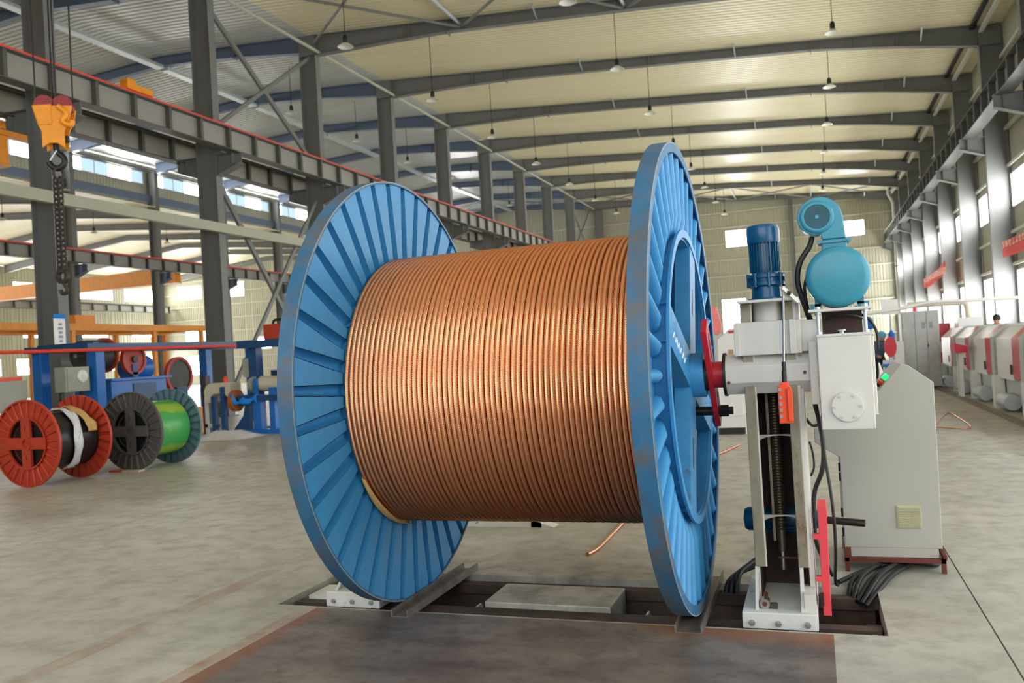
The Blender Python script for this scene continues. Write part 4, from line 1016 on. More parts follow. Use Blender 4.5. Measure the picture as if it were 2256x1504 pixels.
def hinged_box(name, label, cat, x, y0, y1, z0, z1, depth, m, dial=False, red=False, legs=True):
    t = thing(name, label, cat)
    obj('cabinet', MB().box(x - depth, x, y0, y1, z0, z1), m, t, bevel=0.01)
    obj('door', MB().box(x, x + 0.015, y0 + 0.04, y1 - 0.04, z0 + 0.04, z1 - 0.04), m, t, bevel=0.004)
    if dial:
        obj('gauge', MB().lathe([(0.0, 0.04), (0.10, 0.04), (0.13, 0.02), (0.13, 0.0)], 'x', c=(x + 0.015, (y0 + y1) / 2 + 0.1, (z0 + z1) / 2 + 0.06), n=24), LAMPW, t, smooth=40)
        obj('gauge_hub', MB().cyl((x + 0.05, (y0 + y1) / 2 + 0.1, (z0 + z1) / 2 + 0.06), (x + 0.065, (y0 + y1) / 2 + 0.1, (z0 + z1) / 2 + 0.06), 0.04, n=12), GALV, t)
    if red: obj('lid', MB().box(x - depth, x, y0, y1 - 0.1, z1, z1 + 0.07), REDRAIL, t)
    if legs:
        for yy in (y0 + 0.05, y1 - 0.05): obj('leg', MB().box(x - depth * 0.7, x - depth * 0.5, yy - 0.04, yy + 0.04, 0, z0), DRUMD, t)
    return t
hinged_box('machine_cabinet', 'pale grey-green machine cabinet with red lid at the left edge', 'cabinet', -14.5, 11.75, 12.46, 0.86, 1.46, 0.7, MACHG, red=True)
hinged_box('gauge_cabinet', 'pale grey-green cabinet with round gauge behind the orange-red spool', 'cabinet', -14.5, 13.38, 14.0, 1.16, 1.68, 0.3, MACHG, dial=True)
tk = thing('machine_tank', 'bright blue machine tank with flat top plate beyond the grey spool', 'tank')
obj('body', MB().box(-15.6, -14.55, 14.62, 16.3, 0.25, 1.33), MACHB, tk, bevel=0.01)
obj('top_plate', MB().box(-15.7, -14.45, 14.55, 16.4, 1.33, 1.385), MACHB, tk, bevel=0.005)
obj('dark_panel', MB().box(-14.55, -14.53, 15.25, 15.95, 0.6, 1.25), MACHD, tk)
obj('skid', MB().box(-15.5, -14.7, 14.7, 16.2, 0.0, 0.25), MACHD, tk)
for k, (y, z) in enumerate(((15.95, 1.6),)):
    obj('cover_hood', MB().lathe([(0.0, -0.3), (0.28, -0.3), (0.30, 0.3), (0.0, 0.3)], 'y', c=(-15.3, y + 0.2, z), n=20), MACHB, tk, smooth=40)
rr_ = thing('red_reel', 'small red reel mounted above the blue machine tank', 'reel', (-14.95, 15.72, 1.80))
obj('rim', MB().lathe([(0.30, -0.05), (0.36, -0.05), (0.36, 0.05), (0.30, 0.05)], 'x', n=28, closed=True), SPOOLR, rr_, smooth=40)
obj('disc', MB().cyl((-0.02, 0, 0), (0.02, 0, 0), 0.30, n=28), SPOOLR, rr_, smooth=40)
obj('hub', MB().cyl((-0.08, 0, 0), (0.08, 0, 0), 0.08, n=14), DRUMD, rr_, smooth=40)
obj('bracket', MB().box(-0.05, 0.05, -0.08, 0.08, -0.414, -0.1), MACHD, rr_)
r2_ = thing('red_reel', 'dark wheel with red rim behind the pale machine frame', 'reel', (-16.0, 18.4, 1.35))
obj('rim', MB().lathe([(0.42, -0.05), (0.5, -0.05), (0.5, 0.05), (0.42, 0.05)], 'x', n=28, closed=True), SPOOLR, r2_, smooth=40)
obj('disc', MB().cyl((-0.02, 0, 0), (0.02, 0, 0), 0.42, n=28), DRUMD, r2_, smooth=40)
obj('stand', MB().box(-0.1, 0.1, -0.2, 0.2, -1.35, -0.3), MACHD, r2_)
# cream bent-pipe frame machine
cm = thing('wire_guide_machine', 'cream rounded wire guide machine on blue and white legs', 'machine', (0, 0, 0))
pl = [(-12.20, 0.78), (-12.20, 1.15), (-12.72, 1.15), (-12.84, 1.10), (-12.90, 0.98), (-12.90, 0.72), (-12.74, 0.72), (-12.72, 0.84), (-12.66, 0.90), (-12.4, 0.92)]
obj('hood', MB().prism(pl, 'y', 15.6, 16.0), CREAM, cm, bevel=0.01)
obj('front_leg', MB().box(-12.98, -12.92, 15.7, 15.76, 0.0, 0.75), WHITE, cm)
obj('floor_bar', MB().box(-12.98, -12.4, 15.7, 15.76, 0.16, 0.24), WHITE, cm)
for x, z in ((-12.63, 0.86), (-12.38, 1.06)): obj('leg', MB().box(x - 0.05, x + 0.05, 15.55, 15.66, 0.0, z), MACHD, cm)
obj('dark_post', MB().box(-13.12, -13.0, 15.8, 15.95, 0.0, 1.32), DRUMD, cm)
obj('beacon', MB().lathe([(0.06, 1.15), (0.06, 1.24), (0.03, 1.28), (0.0, 1.29)], 'z', c=(-12.45, 15.8, 0), n=14), ORANGE, cm, smooth=40)
ys = thing('step_stool', 'small yellow step stool between the grey spool and the cream machine', 'stool', (-13.9, 16.3, 0))
for z in (0.25, 0.55): obj('tread', MB().box(-0.28, 0.28, -0.15, 0.15, z, z + 0.05), YELLOW, ys)
for x in (-0.25, 0.25): obj('leg', MB().box(x - 0.02, x + 0.02, -0.14, 0.14, 0.0, 0.55), YELLOW, ys)
# blue pay-off stand beside the big reel
ps = thing('pay_off_stand', 'blue pay-off stand with cream roller just left of the big reel', 'machine')
obj('foot', MB().box(-12.1, -10.6, 15.5, 15.8, 0.0, 0.10), MACHB, ps)
obj('foot', MB().box(-12.0, -10.6, 16.3, 16.5, 0.0, 0.10), MACHD, ps)
obj('leg', MB().prism([(-12.15, 0.10), (-11.72, 0.10), (-11.72, 0.75), (-11.80, 0.75), (-11.88, 0.4)], 'y', 15.6, 15.72), MACHD, ps)
obj('leg', MB().box(-11.58, -11.38, 15.55, 15.75, 0.10, 0.85), MACHB, ps, bevel=0.005)
obj('leg', MB().box(-11.16, -11.02, 15.55, 15.75, 0.10, 1.0), MACHB, ps, bevel=0.005)
obj('table', MB().box(-11.9, -10.6, 15.5, 16.2, 0.72, 0.84), MACHD, ps)
obj('cream_roller', MB().cyl((-11.50, 15.8, 1.08), (-10.7, 15.8, 1.06), 0.17, n=28), CREAM, ps, smooth=40)
obj('roller_end', MB().lathe([(0.05, -0.03), (0.05, -0.04), (0.17, -0.04), (0.19, 0.0), (0.19, 0.10)], 'x', c=(-11.72, 15.8, 1.06), n=28), MACHG, ps, smooth=40)
obj('end_bearing', MB().cyl((-11.80, 15.8, 1.06), (-11.74, 15.8, 1.06), 0.06, n=14), DRUMD, ps, smooth=40)
obj('roller_post', MB().box(-11.54, -11.46, 15.55, 15.62, 0.8, 1.2), MACHB, ps)
obj('brown_wheel', MB().lathe([(0.0, -0.08), (0.20, -0.08), (0.24, -0.05), (0.24, 0.05), (0.20, 0.08), (0.0, 0.08)], 'x', c=(-12.12, 15.7, 0.74), n=28), mat('brown_wheel_rubber', (170, 92, 40), 0.5), ps, smooth=40)
obj('wheel_hub', MB().cyl((-12.03, 15.7, 0.74), (-11.75, 15.7, 0.74), 0.12, n=20), MACHD, ps, smooth=40)
obj('rear_hood', MB().lathe([(0.0, -0.3), (0.36, -0.28), (0.40, 0.0), (0.36, 0.28), (0.0, 0.3)], 'x', c=(-11.2, 16.8, 1.42), n=24), DRUMD, ps, smooth=40)
obj('rear_box', MB().box(-11.75, -10.7, 16.5, 17.1, 0.9, 1.36), MACHD, ps, bevel=0.01)
obj('switch_box', MB().box(-12.0, -11.84, 15.82, 16.05, 1.24, 1.66), MACHG, ps, bevel=0.008)
obj('switch_post', MB().box(-11.86, -11.80, 15.9, 16.0, 0.84, 1.7), MACHB, ps)
obj('shelf', MB().box(-12.0, -10.6, 15.65, 16.15, 1.88, 2.04), MACHD, ps)
obj('shelf_post', MB().box(-11.78, -11.6, 15.78, 16.02, 0.84, 1.88), MACHD, ps)
obj('shelf_post', MB().box(-10.8, -10.66, 15.78, 16.02, 0.84, 1.88), MACHD, ps)
obj('rear_leg', MB().box(-11.5, -10.9, 16.6, 17.0, 0.0, 0.9), MACHD, ps)
mb = MB(); nu, nv = 12, 5
for i in range(nu):
    for j in range(nv):
        x = -12.1 + 0.68 * i / (nu - 1); d_ = 0.02 * math.sin(i * 1.7 + j) + 0.05 * math.cos(i * 1.1)
        mb.v.append((x, 15.487 + 0.012 * math.sin(i * 0.9), 0.86 - 0.10 * abs(math.sin(i * 0.32)) + d_ - (0.05 + 0.12 * (0.5 + 0.5 * math.sin(i * 1.3))) * j / (nv - 1)))
for i in range(nu - 1):
    for j in range(nv - 1): mb.f.append((i * nv + j, i * nv + j + 1, (i + 1) * nv + j + 1, (i + 1) * nv + j))
o = obj('blue_rag', mb, CLOTH, None, smooth=60); sd = o.modifiers.new('thickness', 'SOLIDIFY'); sd.thickness = 0.01
tag(o, 'bright blue rag draped over the front of the pay-off stand', 'cloth')
rb = thing('red_box', 'red motor box with black handle on top of the blue gantry end', 'motor box', (-11.1, 15.9, 2.04))
obj('case', MB().box(-0.22, 0.4, -0.2, 0.2, 0.0, 0.33), SPOOLR, rb, bevel=0.02)
obj('handle', MB().tube([(-0.1, 0, 0.33), (-0.05, 0, 0.42), (0.2, 0, 0.42), (0.25, 0, 0.33)], 0.03, 8, 4), BLACK, rb, smooth=60)
# crumpled plastic on the floor
mb = MB(); nu, nv = 16, 9
for i in range(nu):
    for j in range(nv):
        u = i / (nu - 1); v = j / (nv - 1); e = math.sin(PI * u) * math.sin(PI * v)
        mb.v.append((-12.55 + 1.5 * u + 0.08 * random.random(), 14.3 + 1.1 * v + 0.08 * random.random(), 0.004 + e * 0.20 * (0.4 + random.random() * 0.6)))
for i in range(nu - 1):
    for j in range(nv - 1): mb.f.append((i * nv + j, i * nv + j + 1, (i + 1) * nv + j + 1, (i + 1) * nv + j))
tag(obj('plastic_sheet', mb, FILM, None, smooth=35), 'crumpled white plastic sheet lying on the floor by the pay-off stand', 'plastic sheet')
# vertical sign on the nearest inner column
sg = thing('hanging_sign', 'tall white sign with blue ends on the nearest inner column', 'sign', (-16.83, 15.42, 2.5))
obj('panel', MB().box(0.0, 0.02, -0.16, 0.16, -0.37, 0.37), LAMPW, sg)
obj('top_band', MB().box(0.0, 0.024, -0.16, 0.16, 0.37, 0.48), CLOTH, sg)
obj('foot_band', MB().box(0.0, 0.024, -0.16, 0.16, -0.42, -0.37), MACHD, sg)
for k, (z, w) in enumerate(((0.24, 0.05), (0.14, 0.07), (0.04, 0.05), (-0.06, 0.06), (-0.16, 0.045))):
    obj('lettering', MB().box(0.02, 0.023, 0.02 - w, 0.02 + w, z - 0.03, z + 0.03), mat('grey_lettering', (150, 156, 170), 0.6), sg)
obj('emblem', MB().cyl((0.02, 0.05, -0.29), (0.024, 0.05, -0.29), 0.05, n=16), YELLOW, sg)

# orange monorail frame in the second hall
om = thing('monorail_frame', 'long orange overhead monorail frame with posts in the second hall', 'monorail')
obj('rail_beam', MB().box(-25.1, -24.8, 14.0, 30.3, 3.14, 3.38), YELLOW, om)
obj('rail_beam', MB().box(-27.0, -26.8, 14.0, 30.3, 3.10, 3.32), YELLOW, om)
for y in (17.0, 23.4, 27.4, 30.2):
    for x in (-24.95, -26.9): obj('post', MB().box(x - 0.08, x + 0.08, y - 0.08, y + 0.08, 0.0, 3.14), YELLOW, om)
    obj('cross_beam', MB().box(-26.8, -25.1, y - 0.07, y + 0.07, 3.16, 3.30), YELLOW, om)
obj('hoist', MB().box(-26.2, -25.4, 24.0, 24.9, 3.38, 3.75), YELLOW, om)
# bridge cranes
def bridge(label, x0, x1, y, zt, h, m=YELLOW):
    t = thing('bridge_crane', label, 'crane')
    obj('girder', MB().box(x0, x1, y - 0.25, y + 0.25, zt - h, zt), m, t)
    obj('girder_lip', MB().box(x0, x1, y - 0.32, y + 0.32, zt - h - 0.05, zt - h), m, t)
    for x in (x0, x1): obj('end_carriage', MB().box(x - 0.12, x + 0.12, y - 1.3, y + 1.3, zt, zt + 0.35), m, t)
    return t
bridge('orange bridge crane girder crossing the low far hall', XW + 1.5, XB - 0.6, 42.0, 7.75, 0.85)
bridge('orange crane girder end at the left edge beyond the nearest inner column', -33.5, -19.25, 16.1, 7.75, 0.72)
rt_ = thing('rail_buffer', 'small orange buffer sitting on the red crane rail', 'buffer', (-16.15, 17.6, RAILZ + 0.011))
obj('block', MB().box(-0.12, 0.12, -0.45, 0.45, 0.0, 0.16), YELLOW, rt_, bevel=0.01)
obj('stop', MB().box(-0.12, 0.12, -0.45, -0.15, 0.16, 0.26), YELLOW, rt_, bevel=0.01)
# main hall crane above the frame and its hook block
mc = thing('bridge_crane', 'orange main hall bridge crane that carries the hook block on wire ropes', 'crane')
obj('girder', MB().box(-16.0, 5.4, 8.6, 9.0, 8.85, 9.9), YELLOW, mc)
obj('girder', MB().box(-16.0, 5.4, 9.6, 10.0, 8.85, 9.9), YELLOW, mc)
for x in (-16.15, 5.5): obj('end_carriage', MB().box(x - 0.15, x + 0.15, 7.6, 11.0, RAILZ + 0.012, RAILZ + 0.42), YELLOW, mc)
obj('trolley', MB().box(-10.6, -9.4, 8.6, 10.0, 9.9, 10.3), YELLOW, mc)
for lx in (-0.235, -0.015, 0.025, 0.245):
    dx = lx * 0.829; dy = lx * 0.559
    obj('wire_rope', MB().cyl((-10 + dx, 9.27 + dy, 5.34), (-10 + dx * 1.2, 9.27 + dy, 9.95), 0.012, n=6), BLACKM, mc)
hk = thing('hook_block', 'orange crane hook block with dark red sheaves and black hook', 'crane hook', (-10.0, 9.27, 5.03)); hk.scale = (0.86, 0.86, 0.86)
hk.rotation_euler = (0, 0, math.radians(34))
cheek = [(-0.30, 0.32), (0.30, 0.32), (0.27, 0.16), (0.20, -0.02), (0.17, -0.10), (0.17, -0.38), (0.06, -0.30), (-0.06, -0.30), (-0.17, -0.38), (-0.17, -0.10), (-0.22, 0.0)]
for y in (-0.16, 0.12): obj('cheek_plate', MB().prism(cheek, 'y', y, y + 0.04), YELLOW, hk, bevel=0.008)
obj('side_wrap', MB().prism([(-0.30, 0.32), (0.0, 0.34), (0.0, 0.0), (-0.20, -0.02)], 'y', -0.18, 0.18), YELLOW, hk, bevel=0.02)
obj('guard_horn', MB().tube([(0.10, -0.19, 0.30), (0.22, -0.20, 0.18), (0.16, -0.20, 0.05), (0.28, -0.20, -0.02), (0.31, -0.20, 0.06)], 0.045, 8, 4), YELLOW, hk, smooth=60)
for x in (-0.13, 0.14):
    obj('sheave', MB().lathe([(0.05, -0.09), (0.15, -0.09), (0.16, -0.07), (0.13, 0.0), (0.16, 0.07), (0.15, 0.09), (0.05, 0.09)], 'y', c=(x, 0, 0.36), n=28), SHEAVE, hk, smooth=40)
obj('cross_head', MB().cyl((-0.2, 0, -0.2), (0.2, 0, -0.2), 0.06, n=16), DRUMD, hk, smooth=40)
hp = [(0.0, 0, -0.2), (0.0, 0, -0.34), (0.02, 0, -0.42), (0.10, 0, -0.50), (0.11, 0, -0.60), (0.03, 0, -0.68), (-0.07, 0, -0.66), (-0.12, 0, -0.58)]
obj('hook', MB().tube(hp, 0.05, 10, 5), BLACKM, hk, smooth=60)
obj('safety_latch', MB().bar((0.02, -0.05, -0.40), (-0.09, -0.03, -0.56), 0.03, 0.02), GALV, hk)
ch = thing('lifting_chain', 'dark lifting chain hanging straight down from the crane hook', 'chain', (-10.0, 9.27, 0))
lk = MB().lathe([(0.028, -0.011), (0.048, -0.011), (0.048, 0.011), (0.028, 0.011)], 'y', n=10, closed=True).mesh('chain_link'); lk.materials.append(BLACKM)
CHB = mat('weathered_chain_steel', (74, 66, 58), 0.6, metal=0.4, vary=0.2)
lk.materials[0] = CHB
for c_ in (-0.045, 0.045):
    for k in range(18):
        o = obj('chain_link', lk, None, ch, loc=(c_, 0, 4.27 - 0.075 * k), rot=(0, 0, (PI / 2 if k % 2 else 0))); o.scale = (0.9, 0.9, 1.25)
obj('master_ring', MB().lathe([(0.07, -0.012), (0.095, -0.012), (0.095, 0.012), (0.07, 0.012)], 'x', c=(0.02, 0.0, 4.36), n=20, closed=True), CHB, ch, smooth=40)
obj('chain_shackle', MB().lathe([(0.06, -0.03), (0.11, -0.03), (0.11, 0.03), (0.06, 0.03)], 'y', c=(0, 0, 2.90), n=16, closed=True), CHB, ch, smooth=40)
obj('end_hook', MB().tube([(0, 0, 2.84), (0.02, 0, 2.78), (0.07, 0, 2.72), (0.05, 0, 2.66), (-0.03, 0, 2.66), (-0.05, 0, 2.71)], 0.028, 8, 4), CHB, ch, smooth=60)

# ------------------------------------------------------------------ the right-hand machine line
WG = mat('guard_white_paint', (222, 220, 216), 0.35, vary=0.03)
WGG = mat('guard_frame_grey', (176, 182, 176), 0.4, vary=0.04)
RDOOR = mat('guard_red_door', (196, 48, 66), 0.3, vary=0.05)
def guard(i, y0, y1, label):
    t = thing('machine_guard', label, 'machine guard', group='white machine guards along the windowed wall')
    def arch(x0, zlow, d=0.0): return [(3.0 - d, zlow), (3.0 - d, 1.20 + d), (3.24 - d * 0.4, 1.42 + d), (4.2, 1.42 + d), (4.4 + d, 1.20 + d), (4.4 + d, zlow)]
    L = y1 - y0
    obj('hood', MB().prism(arch(0, 0.52), 'y', y0 + L * 0.40, y1 - 0.02), WG, t)
    obj('red_door', MB().prism(arch(0, 0.56, 0.012), 'y', y0 + L * 0.12, y0 + L * 0.40), RDOOR, t)
    obj('frame_arch', MB().prism(arch(0, 0.0, 0.03), 'y', y0, y0 + L * 0.12), WGG, t)
    obj('lower_panel', MB().box(3.08, 4.3, y0 + L * 0.12, y1 - 0.02, 0.14, 0.55), WGG, t)
    obj('foot', MB().box(2.90, 3.06, y1 - 0.24, y1 - 0.02, 0.0, 0.56), WG, t)
    obj('drive_motor', MB().cyl((2.98, y0 + L * 0.45, 0.16), (2.98, y0 + L * 0.78, 0.16), 0.13, n=16), GALV, t, smooth=40)
    obj('door_handle', MB().box(2.97, 2.985, y0 + L * 0.42, y0 + L * 0.46, 0.62, 0.78), BLACK, t)
for i in range(5):
    y0 = 12.5 + 2.25 * i
    guard(i, y0, y0 + 2.2, 'white rounded machine guard with red door band, %s from the near end of the row' % ORD[i])
tag(obj('floor_track', MB().box(2.66, 2.78, 9.0, 24.0, 0.0, 0.035), CHAN), 'dark steel track on the floor in front of the white machine guards', 'track')
es = thing('emergency_panel', 'white post with red slanted control box by the machine guards', 'control box', (2.75, 19.3, 0))
for dy in (-0.15, 0.15): obj('post', MB().box(-0.03, 0.03, dy - 0.03, dy + 0.03, 0.0, 0.95), WG, es)
obj('box', MB().prism([(-0.12, 0.92), (0.12, 0.92), (0.10, 1.06), (-0.12, 1.12)], 'y', -0.3, 0.3), RDOOR, es, bevel=0.01)
dk = thing('air_duct', 'cream elbow duct rising over the white machine guards', 'duct')
obj('duct_run', MB().tube([(2.3, 24.0, 2.06), (3.0, 24.0, 2.07), (3.55, 24.0, 2.05), (3.66, 24.0, 1.95), (3.68, 24.0, 1.62)], 0.075, 10, 4), CREAM, dk, smooth=60)
obj('duct_box', MB().box(3.4, 3.95, 23.7, 24.3, 1.30, 1.66), WG, dk, bevel=0.01)
obj('duct_stand', MB().box(3.5, 3.85, 23.8, 24.2, 0, 1.30), WGG, dk)
tc_ = thing('tall_cabinet', 'tall grey double-door electrical cabinet in front of the far machine guards', 'cabinet', (2.0, 22.5, 0))
obj('body', MB().box(0.0, 0.82, 0.0, 0.6, 0.06, 1.87), mat('cabinet_mid_grey', (176, 178, 172), 0.45), tc_, bevel=0.008)
obj('door', MB().box(0.30, 0.54, -0.015, 0.0, 0.1, 1.84), MATS['cabinet_mid_grey'], tc_, bevel=0.003)
obj('door', MB().box(0.555, 0.80, -0.015, 0.0, 0.1, 1.84), MATS['cabinet_mid_grey'], tc_, bevel=0.003)
obj('door', MB().box(0.02, 0.285, -0.015, 0.0, 0.1, 1.84), MATS['cabinet_mid_grey'], tc_, bevel=0.003)
for x in (0.44, 0.60): obj('viewing_window', MB().box(x, x + 0.08, -0.02, -0.014, 1.45, 1.60), mat('tinted_window', (140, 142, 148), 0.2), tc_)
obj('door_handle', MB().box(0.55, 0.57, -0.03, -0.014, 1.0, 1.08), BLACK, tc_)
obj('plinth', MB().box(0.02, 0.80, 0.01, 0.59, 0.0, 0.06), BLACKM, tc_)
obj('warning_light', MB().lathe([(0.05, 1.87), (0.05, 1.97), (0.0, 1.99)], 'z', c=(0.35, 0.3, 0), n=12), REDL, tc_, smooth=40)
rm = thing('red_machine_end', 'red end frame of the machine line beside the tall grey cabinet', 'machine', (2.95, 24.3, 0))
obj('frame', MB().box(0.0, 0.35, 0.0, 0.8, 0.5, 1.55), RDOOR, rm, bevel=0.02)
obj('head', MB().cyl((0.12, -0.15, 0.95), (0.12, 0.0, 0.95), 0.14, n=18), GALV, rm, smooth=40)
obj('foot', MB().box(0.02, 0.3, 0.05, 0.75, 0.0, 0.5), WG, rm)
pp = thing('overhead_pipe', 'thin white overhead pipe running across behind the white gearbox', 'pipe')
obj('pipe', MB().tube([(-0.4, 20.0, 1.80), (1.0, 20.0, 1.84), (1.75, 20.0, 1.90), (2.4, 20.0, 2.00), (3.0, 20.0, 1.985), (4.6, 20.0, 1.97)], 0.035, 8, 4), LAMPW, pp, smooth=60)
obj('support', MB().cyl((4.5, 20.0, 0.0), (4.5, 20.0, 1.97), 0.03, n=8), LAMPW, pp)
obj('support', MB().cyl((-0.35, 20.0, 0.0), (-0.35, 20.0, 1.80), 0.03, n=8), LAMPW, pp)
# small machines seen between gearbox and tall cabinet
sm_ = thing('bobbin_machine', 'small white machine with red oval shield beyond the grey console', 'machine', (1.55, 21.5, 0))
obj('frame', MB().box(-0.05, 0.35, 0.0, 0.5, 0.0, 0.75), WG, sm_, bevel=0.01)
obj('oval_shield', MB().prism([(0.10 + 0.13 * math.cos(2 * PI * k / 20), 1.07 + (0.24) * math.sin(2 * PI * k / 20)) for k in range(20)], 'y', -0.06, -0.02), RED, sm_)
obj('shield_arm', MB().box(0.06, 0.14, -0.02, 0.1, 0.7, 1.1), GALV, sm_)
obj('blue_table', MB().box(-0.10, 0.30, -0.2, 0.1, 0.62, 0.68), MACHB, sm_)
obj('red_leg', MB().box(0.26, 0.34, -0.12, 0.0, 0.10, 0.62), RED, sm_)
wc = thing('white_cabinet', 'low white cabinet left of the tall grey cabinet', 'cabinet', (1.78, 22.0, 0))
obj('body', MB().box(0.0, 0.2, 0.0, 0.4, 0.05, 1.18), WG, wc, bevel=0.008)
obj('plinth', MB().box(0.01, 0.19, 0.02, 0.38, 0.0, 0.05), BLACKM, wc)
for x, z, lab in ((1.30, 1.63, 'blue bottle held up beyond the right of the teal motor'), (1.76, 1.28, 'blue bottle beside the tall grey cabinet')):
    t = thing('gas_bottle', lab, 'bottle', (x, 22.4, 0))
    obj('bottle', MB().lathe([(0.06, z - 0.12), (0.075, z - 0.10), (0.075, z + 0.10), (0.03, z + 0.15), (0.02, z + 0.18)], 'z', n=14), MACHB, t, smooth=40)
    obj('stand', MB().box(-0.03, 0.03, -0.03, 0.03, 0.0, z - 0.1), WG, t)
nb = thing('notice_board', 'white notice board on a post left of the tall grey cabinet', 'board', (1.78, 23.2, 0))
obj('panel', MB().box(-0.16, 0.24, 0.0, 0.03, 1.85, 2.22), LAMPW, nb)
obj('post', MB().box(0.02, 0.06, 0.03, 0.07, 0.0, 2.1), GALV, nb)
# white machine seen between the reel and the stand
wm = thing('white_machine', 'white cabinet machine on a black base between reel and stand', 'machine', (-1.6, 13.4, 0))
obj('cabinet', MB().box(0.0, 0.62, 0.0, 0.8, 0.10, 1.10), WG, wm, bevel=0.01)
obj('door', MB().box(0.06, 0.52, -0.015, 0.0, 0.28, 1.04), WG, wm, bevel=0.004)
obj('base', MB().box(0.03, 0.52, 0.02, 0.75, 0.0, 0.10), BLACKM, wm)
obj('leg', MB().box(0.54, 0.62, 0.0, 0.1, 0.0, 0.10), WG, wm)
obj('upper_box', MB().prism([(0.18, 1.10), (0.62, 1.10), (0.62, 1.62), (0.36, 1.62), (0.18, 1.45)], 'y', 0.1, 0.7), WG, wm, bevel=0.01)
obj('red_trim', MB().box(0.36, 0.60, 0.08, 0.1, 1.55, 1.59), RED, wm)
obj('name_plate', MB().box(0.34, 0.42, 0.085, 0.099, 1.22, 1.30), mat('brass_plate', (170, 140, 96), 0.5), wm)
obj('pink_flap', MB().prism([(0.08, 1.55), (0.22, 1.55), (0.24, 1.7), (0.18, 1.98), (0.08, 1.98)], 'y', 0.3, 0.34), mat('pink_plastic', (236, 128, 120), 0.5), wm)
obj('flap_post', MB().box(0.12, 0.2, 0.34, 0.42, 1.10, 1.6), WG, wm)

# banners on the windowed wall
def banner(y0, y1, z0, z1, sag, label):
    mb = MB(); n = 14
    for i in range(n):
        u = i / (n - 1); y = (y1 - y0) * (u - 0.5)
        dz = z0 + (z1 - z0) * u - (z0 + z1) / 2 - sag * math.sin(PI * u)
        for h in (-0.26, 0.26): mb.v.append((0.03 * math.sin(u * 9), y, dz + h))
    for i in range(n - 1): mb.f.append((2 * i, 2 * i + 2, 2 * i + 3, 2 * i + 1))
    o = obj('red_banner', mb, BANNER, None, smooth=60, loc=(5.92, (y0 + y1) / 2, (z0 + z1) / 2))
    sd = o.modifiers.new('thickness', 'SOLIDIFY'); sd.thickness = 0.006
    tag(o, label, 'banner', 'red banners on the windowed wall')
banner(31.3, 21.7, 3.85, 4.25, 0.18, 'red banner with white characters, the nearer of the two on the windowed wall')
banner(52.2, 44.0, 3.95, 4.3, 0.15, 'red banner with white characters, the smaller far one on the windowed wall')

# ------------------------------------------------------------------ copper scraps on the floor
CB = mat('bright_copper_rod', (232, 160, 118), 0.28, metal=1.0)
tag(obj('copper_rod', MB().tube([(-1.575, 5.76, 0.014), (-1.545, 5.95, 0.014), (-1.545, 6.3, 0.014), (-1.55, 6.95, 0.014)], 0.014, 10, 5), CB, None, smooth=60), 'short bent copper rod lying on the floor behind the reel', 'rod')
tag(obj('copper_rod', MB().tube([(-1.33, 10.6, 0.014), (-1.2, 11.1, 0.014), (-1.05, 11.9, 0.014)], 0.016, 10, 5), CB, None, smooth=60), 'bright copper rod lying on the floor between reel and stand', 'rod')
tag(obj('copper_wire', MB().tube([(1.55, 13.5, 0.012), (1.75, 14.6, 0.012), (2.05, 15.9, 0.012), (2.08, 14.8, 0.012), (2.0, 13.45, 0.012), (1.62, 13.55, 0.02), (1.58, 13.8, 0.012)], 0.008, 6, 4), CB, None, smooth=60), 'loose copper wire loop lying on the floor before the machine guards', 'wire')
sk = thing('steel_skid', 'white steel skid lying on the floor behind the reel', 'skid', (-2.95, 6.66, 0))
obj('beam', MB().box(0.0, 0.75, 0.0, 0.10, 0.0, 0.045), WHITE2, sk)
obj('end_wedge', MB().prism([(0.66, 0.0), (0.86, 0.0), (0.70, 0.05), (0.66, 0.05)], 'y', 0.0, 0.14), WHITE2, sk)

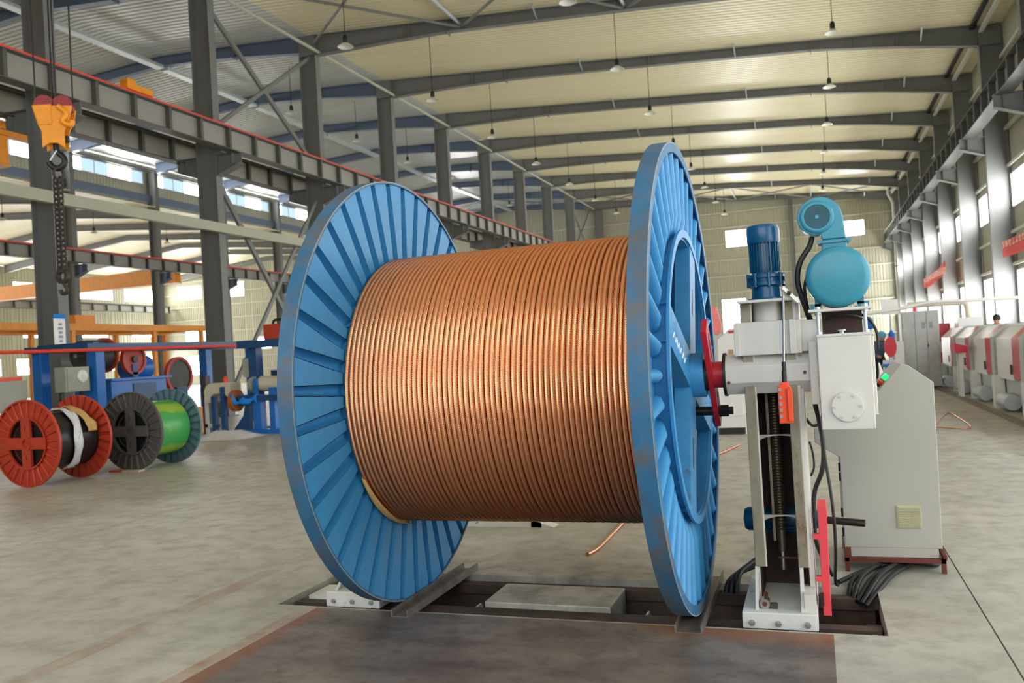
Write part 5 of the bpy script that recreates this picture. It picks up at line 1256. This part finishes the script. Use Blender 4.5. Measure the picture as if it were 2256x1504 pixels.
# ------------------------------------------------------------------ people far off
def person(label, loc, rotz, hairm, joints, seated=False):
    me = bpy.data.meshes.new('body')
    P = joints
    names = list(P); idx = {n: i for i, n in enumerate(names)}
    E_ = [('pelvis', 'chest'), ('chest', 'neck'), ('neck', 'head'), ('head', 'crown'), ('chest', 'lsh'), ('lsh', 'lel'), ('lel', 'lwr'), ('lwr', 'lha'), ('chest', 'rsh'), ('rsh', 'rel'), ('rel', 'rwr'), ('rwr', 'rha'),
          ('pelvis', 'lhip'), ('lhip', 'lkn'), ('lkn', 'lan'), ('lan', 'lto'), ('pelvis', 'rhip'), ('rhip', 'rkn'), ('rkn', 'ran'), ('ran', 'rto')]
    R_ = dict(pelvis=.14, chest=.15, neck=.055, head=.085, crown=.08, lsh=.07, lel=.05, lwr=.036, lha=.04, lhip=.095, lkn=.065, lan=.045, lto=.04)
    me.from_pydata([P[n] for n in names], [(idx[a], idx[b]) for a, b in E_], [])
    o = bpy.data.objects.new('body', me); COL.objects.link(o)
    sk_ = o.modifiers.new('skin', 'SKIN'); su = o.modifiers.new('sub', 'SUBSURF'); su.levels = 1
    for n in names:
        r = R_.get(n, R_.get('l' + n[1:], 0.05)); me.skin_vertices[0].data[idx[n]].radius = (r, r * 0.85 if n in ('chest', 'pelvis') else r)
    me.skin_vertices[0].data[idx['pelvis']].use_root = True
    dg = bpy.context.evaluated_depsgraph_get(); ev = o.evaluated_get(dg)
    m2 = bpy.data.meshes.new_from_object(ev); bpy.data.objects.remove(o)
    for m_ in (SKIN, SHIRT, TROUS): m2.materials.append(m_)
    hz = P['neck'][2] + 0.03; wz = P['pelvis'][2]
    hands = [Vector(P['lha']), Vector(P['rha'])]
    for p_ in m2.polygons:
        c_ = p_.center; p_.use_smooth = True
        near_hand = min((c_ - h).length for h in hands) < 0.09
        legs_ = c_.z < wz + 0.02
        p_.material_index = 0 if (c_.z > hz or near_hand) else (2 if legs_ and not near_hand else 1)
    t = thing('person', label, 'person', loc, (0, 0, rotz))
    obj('body', m2, None, t)
    h = Vector(P['head'])
    obj('hair' if hairm is HAIR else 'cap', MB().lathe([(0.098, -0.01), (0.104, 0.04), (0.095, 0.09), (0.06, 0.13), (0.0, 0.145)], 'z', c=(h.x, h.y + 0.012, h.z + 0.02), n=18), hairm, t, smooth=60)
    obj('nose', MB().cyl((h.x, h.y - 0.085, h.z), (h.x, h.y - 0.11, h.z - 0.02), 0.012, 0.016, n=8), SKIN, t)
    return t
stand_j = dict(pelvis=(0, 0, .92), chest=(0, -.02, 1.28), neck=(0, -.01, 1.46), head=(0, -.02, 1.56), crown=(0, -.015, 1.64), lsh=(-.18, 0, 1.38), lel=(-.24, -.04, 1.12), lwr=(-.22, -.22, .98), lha=(-.20, -.28, .96),
               rsh=(.18, 0, 1.38), rel=(.24, -.04, 1.12), rwr=(.22, -.22, .98), rha=(.20, -.28, .96), lhip=(-.09, 0, .86), lkn=(-.10, -.02, .48), lan=(-.10, .02, .08), lto=(-.10, -.12, .04), rhip=(.09, 0, .86), rkn=(.10, -.02, .48), ran=(.10, .02, .08), rto=(.10, -.12, .04))
person('person with dark hair standing behind the white machine guards', (4.75, 26.5, 0), -0.9, HAIR, stand_j)
bend_j = dict(pelvis=(0, 0.12, .80), chest=(0, -.08, 1.06), neck=(0, -.16, 1.20), head=(0, -.22, 1.28), crown=(0, -.24, 1.35), lsh=(-.18, -.12, 1.13), lel=(-.24, -.22, .90), lwr=(-.16, -.40, .82), lha=(-.14, -.46, .81),
              rsh=(.18, -.12, 1.13), rel=(.24, -.22, .90), rwr=(.16, -.40, .82), rha=(.14, -.46, .81), lhip=(-.09, .1, .74), lkn=(-.12, -.06, .42), lan=(-.12, .06, .08), lto=(-.12, -.08, .04), rhip=(.09, .1, .74), rkn=(.12, -.06, .42), ran=(.12, .06, .08), rto=(.12, -.08, .04))
person('person in a light blue cap bending over the small machine', (1.50, 22.9, 0), 0.3, CAPB, bend_j)
